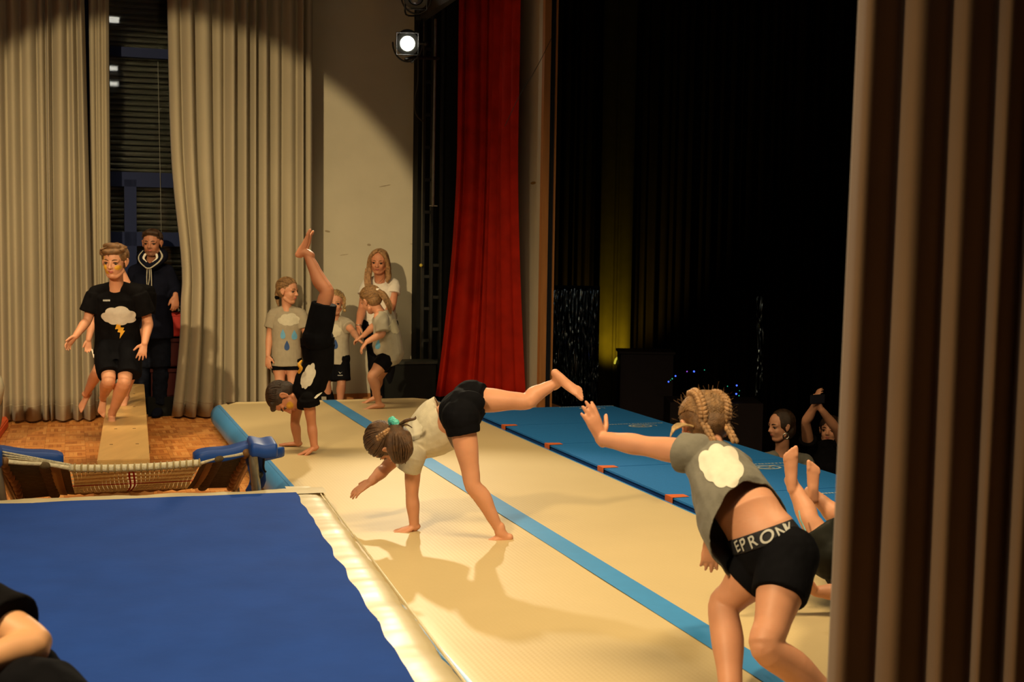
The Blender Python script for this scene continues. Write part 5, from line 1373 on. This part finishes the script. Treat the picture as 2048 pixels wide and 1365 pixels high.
jq2 = dict(jq); jq2['hb'] = P(941, 799, 6.36); b = B(); b.ell(P(940, 806, 6.24), (.075, .045, .06)); b.ell(P(932, 815, 6.25), (.075, .06, .08)); shorts(root, jq2, s, blackj, .24, 1.10, vox=.005, waist=.125, pre=b)
world()

# ---------------------------------------------------------------- foreground girl with two braids
s = .80
P = lambda x, y, Y=4.05: at(x, y, Y)
root = pers('girl in grey t-shirt with two braids bending over in the foreground, arm stretched out', onz(1560, 1440, .2))
jg = dict(sa=P(1384, 907, 4.30), ea=P(1292, 893, 4.42), wa=P(1203, 878, 4.55), sb=P(1470, 935, 4.42), eb=P(1440, 1010, 4.62), wb=P(1420, 1080, 4.75),
          ha=P(1528, 1126, 4.08), ka=P(1446, 1214, 4.10), aa=P(1466, 1440, 3.85), hb=P(1578, 1112, 3.98), kb=P(1532, 1296, 3.78), ab=P(1700, 1430, 3.88), mid=P(1500, 1030, 4.10), kf=dv(-.6, .1, .3))
H = Head(P(1407, 858, 4.47), dv(-.30, .62, .75), dv(-.12, -.85, .55), .215)
body, bgg = make_body(root, jg, s, H, [skin, lipm], .0042, 4, ak=1.2, lk=1.08,
    hands=[(jg['wa'], dv(-.42, -.90, -.05), dv(-.5, .4, .8), -1, .82, .10, .10, .85), (jg['wb'], dv(0, 1, 0), dv(0, 0, 1), 1, .78, .3)],
    feet=[(jg['aa'], dv(-.6, .1, .6), dv(0, 1, 0), s, 1), (jg['ab'], dv(-.2, .1, .9), dv(0, 1, 0), s, -1)])
face_parts(H, body, h_light)
b = B(); hair_shell(b, H, 1.02); hb_, _ = b.skinned('hair', h_brown, root, .0045, 5)
rr = random.Random(31); LPg = []
# strands drawn from the centre parting and from the sides into the two braids
def hp(x, y, z, k=1.02):
    d = Vector((x, y, z)).normalized(); return surf(HC, (HR[0]*k, HR[1]*k, HR[2]*k), d)
def braid_dir(sx, t):   # t 0 at the front of the crown, 1 at the nape
    el = math.radians(62 - 105*t); return Vector((sx*(.50 + .05*math.sin(t*3))*1.0, -math.cos(el)*.9 + .15*(1-t), math.sin(el)))
for sx in (-1, 1):
    for i in range(70):
        t = i/69; z = braid_dir(sx, t); el = math.radians(75 - 100*t)
        st0 = Vector((.02*sx, -math.cos(el), math.sin(el)))
        LPg.append(slerp_path(tuple(st0.normalized()), tuple(z.normalized()), HC, HR, 5, 1.025 + rr.uniform(0, .02)))
        st1 = Vector((1.0*sx, .35 - 1.0*t, .3 - .35*t + rr.uniform(-.1, .1)))
        LPg.append(slerp_path(tuple(st1.normalized()), tuple(z.normalized()), HC, HR, 5, 1.02 + rr.uniform(0, .02)))
locks(H, LPg, .016, h_dblond, hb_)
for sx in (-1, 1):
    b = B()
    for i in range(13):
        t = i/12; c = hp(*braid_dir(sx, t), k=1.07); c2 = hp(*braid_dir(sx, min(1, t+.08)), k=1.07)
        dr = (Vector(c2) - Vector(c)); dr = dr.normalized() if dr.length > 1e-4 else Vector((0, 0, -1))
        nn = Vector(braid_dir(sx, t)).normalized(); sd = dr.cross(nn).normalized()
        for q in (-1, 1):
            c0 = Vector(c) + sd*q*.06 - dr*.035; c1 = Vector(c) + sd*q*.012 + dr*.035 + nn*.02
            b.tube([H.p(*c0), H.p(*((c0+c1)/2 + nn*.02)), H.p(*c1)], [.0055, .0095, .0055], sub=2)
    # hanging end
    for i in range(5):
        c = Vector(hp(*braid_dir(sx, 1), k=1.07)) + Vector((0, -.03*i, -.085*(i+1)))
        for q in (-1, 1): H.e(b, (c.x + q*.03, c.y, c.z), (.04, .04, .055))
    b.raw('braid', h_light, hb_)
# flyaway hair
V_ = []; Fc = []
for i in range(260):
    d0 = Vector((rr.uniform(-1, 1), rr.uniform(-1, .4), rr.uniform(-.6, .7))).normalized(); p0 = Vector(surf(HC, HR, d0)); q = Vector((rr.uniform(-.6, .6), rr.uniform(-.6, .3), rr.uniform(-.6, .5)))
    pts = [H.p(*(p0)), H.p(*(p0 + d0*.04 + q*.05)), H.p(*(p0 + d0*.07 + q*.11)), H.p(*(p0 + d0*.09 + q*.17))]
    w = H.r*.0004; base = len(V_)
    for p_ in pts: V_ += [p_ - w, p_ + w]
    for k in range(3): Fc.append((base+2*k, base+2*k+1, base+2*k+3, base+2*k+2))
link_mesh('flyaway_hair', V_, Fc, h_light, hb_)
b = B()
for i in range(26):
    o_ = rr.uniform(-1, 1); b.tube([H.p(-.33, -.25, -.12), H.p(-.44, -.2 + .03*o_, -.06 + .03*o_), H.p(-.56 + .03*o_, -.12, -.06 + .06*o_), H.p(-.66 + .05*o_, -.1, -.16 + .12*o_)], [.004, .004, .003, .001], sub=2)
b.raw('loose_tuft', h_blond, hb_)
# grey shirt falling forward
hipc = (jg['ha'] + jg['hb'])/2; shc = (jg['sa'] + jg['sb'])/2; axg = (shc - hipc).normalized(); wxs = (jg['sb'] - jg['sa']).normalized()
bk = axg.cross(wxs).normalized()
if bk.z < 0: bk = -bk
wxs = bk.cross(axg).normalized(); camd = lambda x, y, Y: at(x, y, Y)
spine = lambda t: hipc.lerp(jg['mid'], t/.45) if t < .45 else jg['mid'].lerp(shc, (t-.45)/.55)
b = B()
def rgt(t, hw, hd, fwd_=0, tilt=0): 
    c = spine(t) - bk*fwd_*s + Vector((0, 0, -fwd_*.5*s)); return (c, wxs*hw*s, (bk*hd + axg*tilt)*s)
b.rings([rgt(.35, .225, .165, .03, .11), rgt(.48, .215, .162, .027, .08), rgt(.62, .20, .16, .025, .05), rgt(.78, .185, .14, .015, .01), rgt(.93, .165, .115), rgt(1.03, .12, .085), rgt(1.10, .085, .065)])
for q in 'ab':
    sq = jg['s'+q]; e_ = jg['e'+q]
    b.tube([shc + axg*.03*s, shc.lerp(sq, .6) + axg*.028*s, sq + axg*.004*s], [.062*s, .068*s, .074*s]); b.tube([sq, sq.lerp(e_, .12), sq.lerp(e_, .24)], [.074*s, .080*s, .082*s], flat=True)
hemc = rgt(.35, .2, .17, .03)[0]; hn = -( (axg - bk*.10/.175*1.0).normalized())
w_h, d_h = wxs, (bk*.165 + axg*.11); hn = w_h.cross(d_h).normalized()
if hn.dot(axg) > 0: hn = -hn
cutsg = [(hemc - hn*.006, hn, .26)]
for q in 'ab':
    sq = jg['s'+q]; e_ = jg['e'+q]; cutsg.append((sq.lerp(e_, .225), (e_-sq).normalized(), .09))
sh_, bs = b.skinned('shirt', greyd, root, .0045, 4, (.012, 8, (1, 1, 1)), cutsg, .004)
rayg = (camd(1440, 935, 4.2) - Vector((0, 0, CAMH))).normalized()
decal('cloud_print', bs, cloud_poly(.155, .15), camd(1442, 932, 4.1), (rt*.8 - upv*.4).normalized(), (rt*.3 + upv*.9).normalized(), cloudw, sh_, rayg)
# tight shorts with a lettered waistband
so, bso = shorts(root, jg, s, blackj, .46, 1.06, vox=.005, waist=.10, lg=1.06)
hc = (jg['ha'] + jg['hb'])/2; hx = (jg['hb'] - jg['ha']).normalized(); axd = (jg['mid'] - hc).normalized(); dd_ = axd.cross(hx).normalized()
b = B(); b.rings([(hc + axd*s*.068, hx*.168*s, dd_*.128*s), (hc + axd*s*.095, hx*.164*s, dd_*.126*s), (hc + axd*s*.132, hx*.158*s, dd_*.122*s)])
bandc = M('waistband', (.012, .012, .016), .7, .3, .1, 30); wbo, bwb = b.skinned('waistband', bandc, so, .004, 2)
lett = M('silver_lettering', (.50, .50, .46), .5, .4, 0)
# letters sit on the band: project along the view line
import itertools
letters = [('E', 1475.5, 0, 0, .032), ('P', 1487, 0, 0, .034), ('R', 1505, 0, 0, .034), ('O', 1533, 0, 0, .034), ('N', 1563, 0, 0, .034), ('K', 1579, 0, 0, .034)]
for ch, x, y, ang, sz in letters:
    best = None
    for k in range(720):
        ph_ = math.radians(k*.5); q = hc + axd*s*.099 + hx*s*.163*math.cos(ph_) + dd_*s*.125*math.sin(ph_)
        nrm = (hx*math.cos(ph_)/.163 + dd_*math.sin(ph_)/.125).normalized()
        if nrm.dot((q - Vector((0, 0, CAMH))).normalized()) > -.05: continue
        e_ = abs(vis(q)[0] - x)
        if best is None or e_ < best[0]: best = (e_, q, nrm)
    _, q, nrm = best; uy = (axd - nrm*axd.dot(nrm)).normalized(); ux = uy.cross(nrm).normalized()
    pts, fs = text_mesh(ch, sz*1.5, .15)
    project('letter', bwb, [(p[0]*(1.25 if ch == 'O' else 1.0), p[1]) for p in pts], fs, q + nrm*.03, ux, uy, lett, wbo, -nrm, .003)
world()

# ---------------------------------------------------------------- child rolling on its back beside the curtain
s = .74
P = lambda x, y, Y=5.25: at(x, y, Y)
root = pers('child in black lying on the mat with bare feet up, half behind the side curtain', onz(1680, 1210, .25))
jr = dict(sa=P(1725, 1160, 5.05), ea=P(1672, 1185, 4.98), wa=P(1632, 1184, 4.98), sb=P(1735, 1150, 5.35), ha=P(1662, 1110, 5.15), ka=P(1618, 1040, 5.2), aa=P(1582, 962, 5.3), hb=P(1700, 1090, 5.35), kb=P(1690, 1045, 5.45), ab=P(1622, 985, 5.5), mid=P(1700, 1140, 5.2), kf=dv(-.5, -.5, 0))
jr['eb'] = P(1800, 1190, 5.4); jr['wb'] = P(1840, 1200, 5.4)
H = Head(P(1800, 1150, 5.2), dv(.0, -1, -.3), dv(1, .1, 0), .20)
body, _ = make_body(root, jr, s, H, [skin, lipm], .0045, 4, lk=1.0, hands=[(jr['wa'], dv(-.8, -.3, -.1), dv(.3, -.5, .6), -1, .74, .28, .14, .5)],
    feet=[(jr['aa'], dv(-.05, -1, .12), dv(-.15, -.05, -1), s*1.0, 1), (jr['ab'], dv(-.02, -1, .15), dv(.05, -.1, -1), s*.95, -1)])
b = B(); hair_shell(b, H, 1.0); b.skinned('hair', h_dark, root, .006, 4)
tee(root, jr, s, M('dark_navy_cotton', (.012, .013, .022), .85, .2, .2, 15, .1, 50), hem=.02, loose=1.18, slv=.75, slr=1.5, wr=(.008, 10, (1, 1, 1)))
so, bso = shorts(root, jr, s, M('black_green_shorts', (.013, .014, .010), .7, .25, .2, 15), .72, 1.22, wr=(.008, 9, (1, 1, 1)))
b = B(); b.tube([P(1598, 1023, 5.10), P(1601, 1040, 5.08), P(1608, 1055, 5.07), P(1621, 1087, 5.02)], [.003]*4); b.raw('side_piping', M('light_blue_piping', (.2, .42, .45), .6, .3, 0), so)
world()

# ---------------------------------------------------------------- child cut off at the lower left
s = .80
P = lambda x, y, Y=2.75: at(x, y, Y)
root = pers('child in black at the lower left corner with bent bare elbow over the blue pad', Vector((-1.15, 2.75, .33)))
jl = dict(sa=P(-60, 1210, 2.85), ea=P(72, 1290, 2.74), wa=P(-80, 1345, 2.62), sb=P(-330, 1210, 2.8), eb=P(-420, 1330, 2.7), wb=P(-330, 1420, 2.6), ha=P(-80, 1640, 2.85), ka=P(40, 1420, 2.6), aa=P(10, 1760, 2.55), hb=P(-250, 1640, 2.8), kb=P(-200, 1450, 2.5), ab=P(-210, 1760, 2.5), mid=P(-170, 1400, 2.9), kf=dv(1, 0, -1))
H = Head(P(-200, 1030, 2.8), dv(-.1, .3, -1), dv(0, -1, 0), .22)
body, _ = make_body(root, jl, s, H, [M('skin_near', (.62, .33, .165), .5, .35, .05, 12, sss=.1), lipm], .006, 5, ak=1.28, hands=[(jl['wa'], dv(-1, .1, 0), dv(0, 1, 0), 1, .8, .3)])
b = B(); hair_shell(b, H, 1.0); b.skinned('hair', h_brown, root, .008, 4)
tee(root, jl, s, blackc, hem=.06, loose=1.2, slv=.62, slr=1.5, wr=(.006, 10, (1, 1, 1)), vox=.008)
b = B(); b.tube([jl['ha'], P(20, 1500, 2.7), P(70, 1420, 2.66), P(88, 1352, 2.74)], [.09, .10, .09, .05]); b.tube([P(70, 1400, 2.66), P(110, 1440, 2.62), P(10, 1740, 2.55)], [.09, .085, .06]); b.tube([P(-60, 1370, 2.72), P(60, 1350, 2.74)], [.07, .07]); b.tube([jl['hb'], jl['kb'], jl['ab']], [.1, .08, .06])
b.skinned('trousers', blackj, root, .007, 5, (.008, 10, (1, 1, 1)))
b = B()
for q in 'ab': b.tube([jl['a'+q], jl['a'+q] + Vector((.02, -.12, -.03))], [.04, .03])
b.skinned('socks', blackc, root, .008, 3)
world()

# ---------------------------------------------------------------- audience, dim
skd = M('skin', (0, 0, 0))
root = pers('smiling woman with round earring watching from the dark hall beside the mats', Vector((at(1560, 850, 10.2).x, 10.2, -1)))
P = lambda x, y, Y=10.2: at(x, y, Y)
ju = dict(sa=P(1515, 925, 10.15), ea=P(1505, 990), wa=P(1520, 1040, 10), sb=P(1612, 925, 10.3), eb=P(1622, 990), wb=P(1600, 1040, 10), ha=P(1540, 1040), ka=P(1530, 1060, 9.7), aa=P(1535, 1160, 9.7), hb=P(1595, 1040), kb=P(1600, 1060, 9.7), ab=P(1600, 1160, 9.7), mid=P(1562, 980))
H = Head(P(1560, 853, 10.15), dv(-.9, .08, -.4), dv(0, -1, 0), .24)
body, _ = make_body(root, ju, .9, H, [skin, lipm], .007, 4); face_parts(H, body, h_dark)
b = B(); H.e(b, (0, -.13, .15), (.42, .42, .42)); H.e(b, (0, -.25, -.1), (.38, .28, .38)); b.skinned('hair', h_dark, root, .007, 4)
b = B(); c = P(1572, 873, 9.98); b.tube([c + Vector((.022*math.cos(k*math.pi/6), 0, .022*math.sin(k*math.pi/6))) for k in range(13)], [.006]*13, sub=1); b.raw('earring', M('silver_chain', (0, 0, 0)), root)
tee(root, ju, .9, greyd, hem=.05, loose=1.1, slv=.5, vox=.009)
shorts(root, ju, .9, jeans, .95, 1.05, vox=.009, name='trousers')
world()
root = pers('seated spectator in the dark hall raising both arms to hold up a phone', Vector((at(1665, 850, 10.6).x, 10.6, -1)))
P = lambda x, y, Y=10.6: at(x, y, Y)
jv = dict(sa=P(1618, 905), ea=P(1612, 845, 10.4), wa=P(1632, 808, 10.3), sb=P(1694, 905), eb=P(1672, 858, 10.4), wb=P(1643, 820, 10.3), ha=P(1630, 1020), ka=P(1625, 1040, 10.1), aa=P(1628, 1130, 10.1), hb=P(1682, 1020), kb=P(1685, 1040, 10.1), ab=P(1685, 1130, 10.1), mid=P(1656, 960))
H = Head(P(1660, 862, 10.7), dv(-.5, -.1, -1), dv(0, -1, 0), .23)
body, _ = make_body(root, jv, .92, H, [skin, lipm], .007, 4, hands=[(jv['wa'], dv(.1, -1, -.1), dv(1, 0, .2), 1, .85, .5), (jv['wb'], dv(-.25, -1, 0), dv(-1, 0, .2), -1, .85, .45)]); face_parts(H, body, h_dark)
b = B(); hair_shell(b, H, 1.05); b.skinned('hair', h_dark, root, .008, 4)
tee(root, jv, .92, blackc, hem=.05, loose=1.1, slv=.45, vox=.009)
shorts(root, jv, .92, jeans, .95, 1.05, vox=.009, name='trousers')
world()
ph = thing('phone', at(1635, 800, 10.25), 'dark phone held up by the spectator in the hall', 'phone')
b = B(); Xf = Matrix.Rotation(.5, 3, 'Z'); b.box(at(1635, 799, 10.25), .15, .009, .075, Xf); o = b.raw('phone_body', blackm, ph, False); bevel(o, .003)
b = B(); b.box(at(1635, 799, 10.242), .138, .002, .065, Xf); b.raw('phone_screen', M('phone_screen', (.02, .02, .03), .1, .5, 0), ph, False)
world()
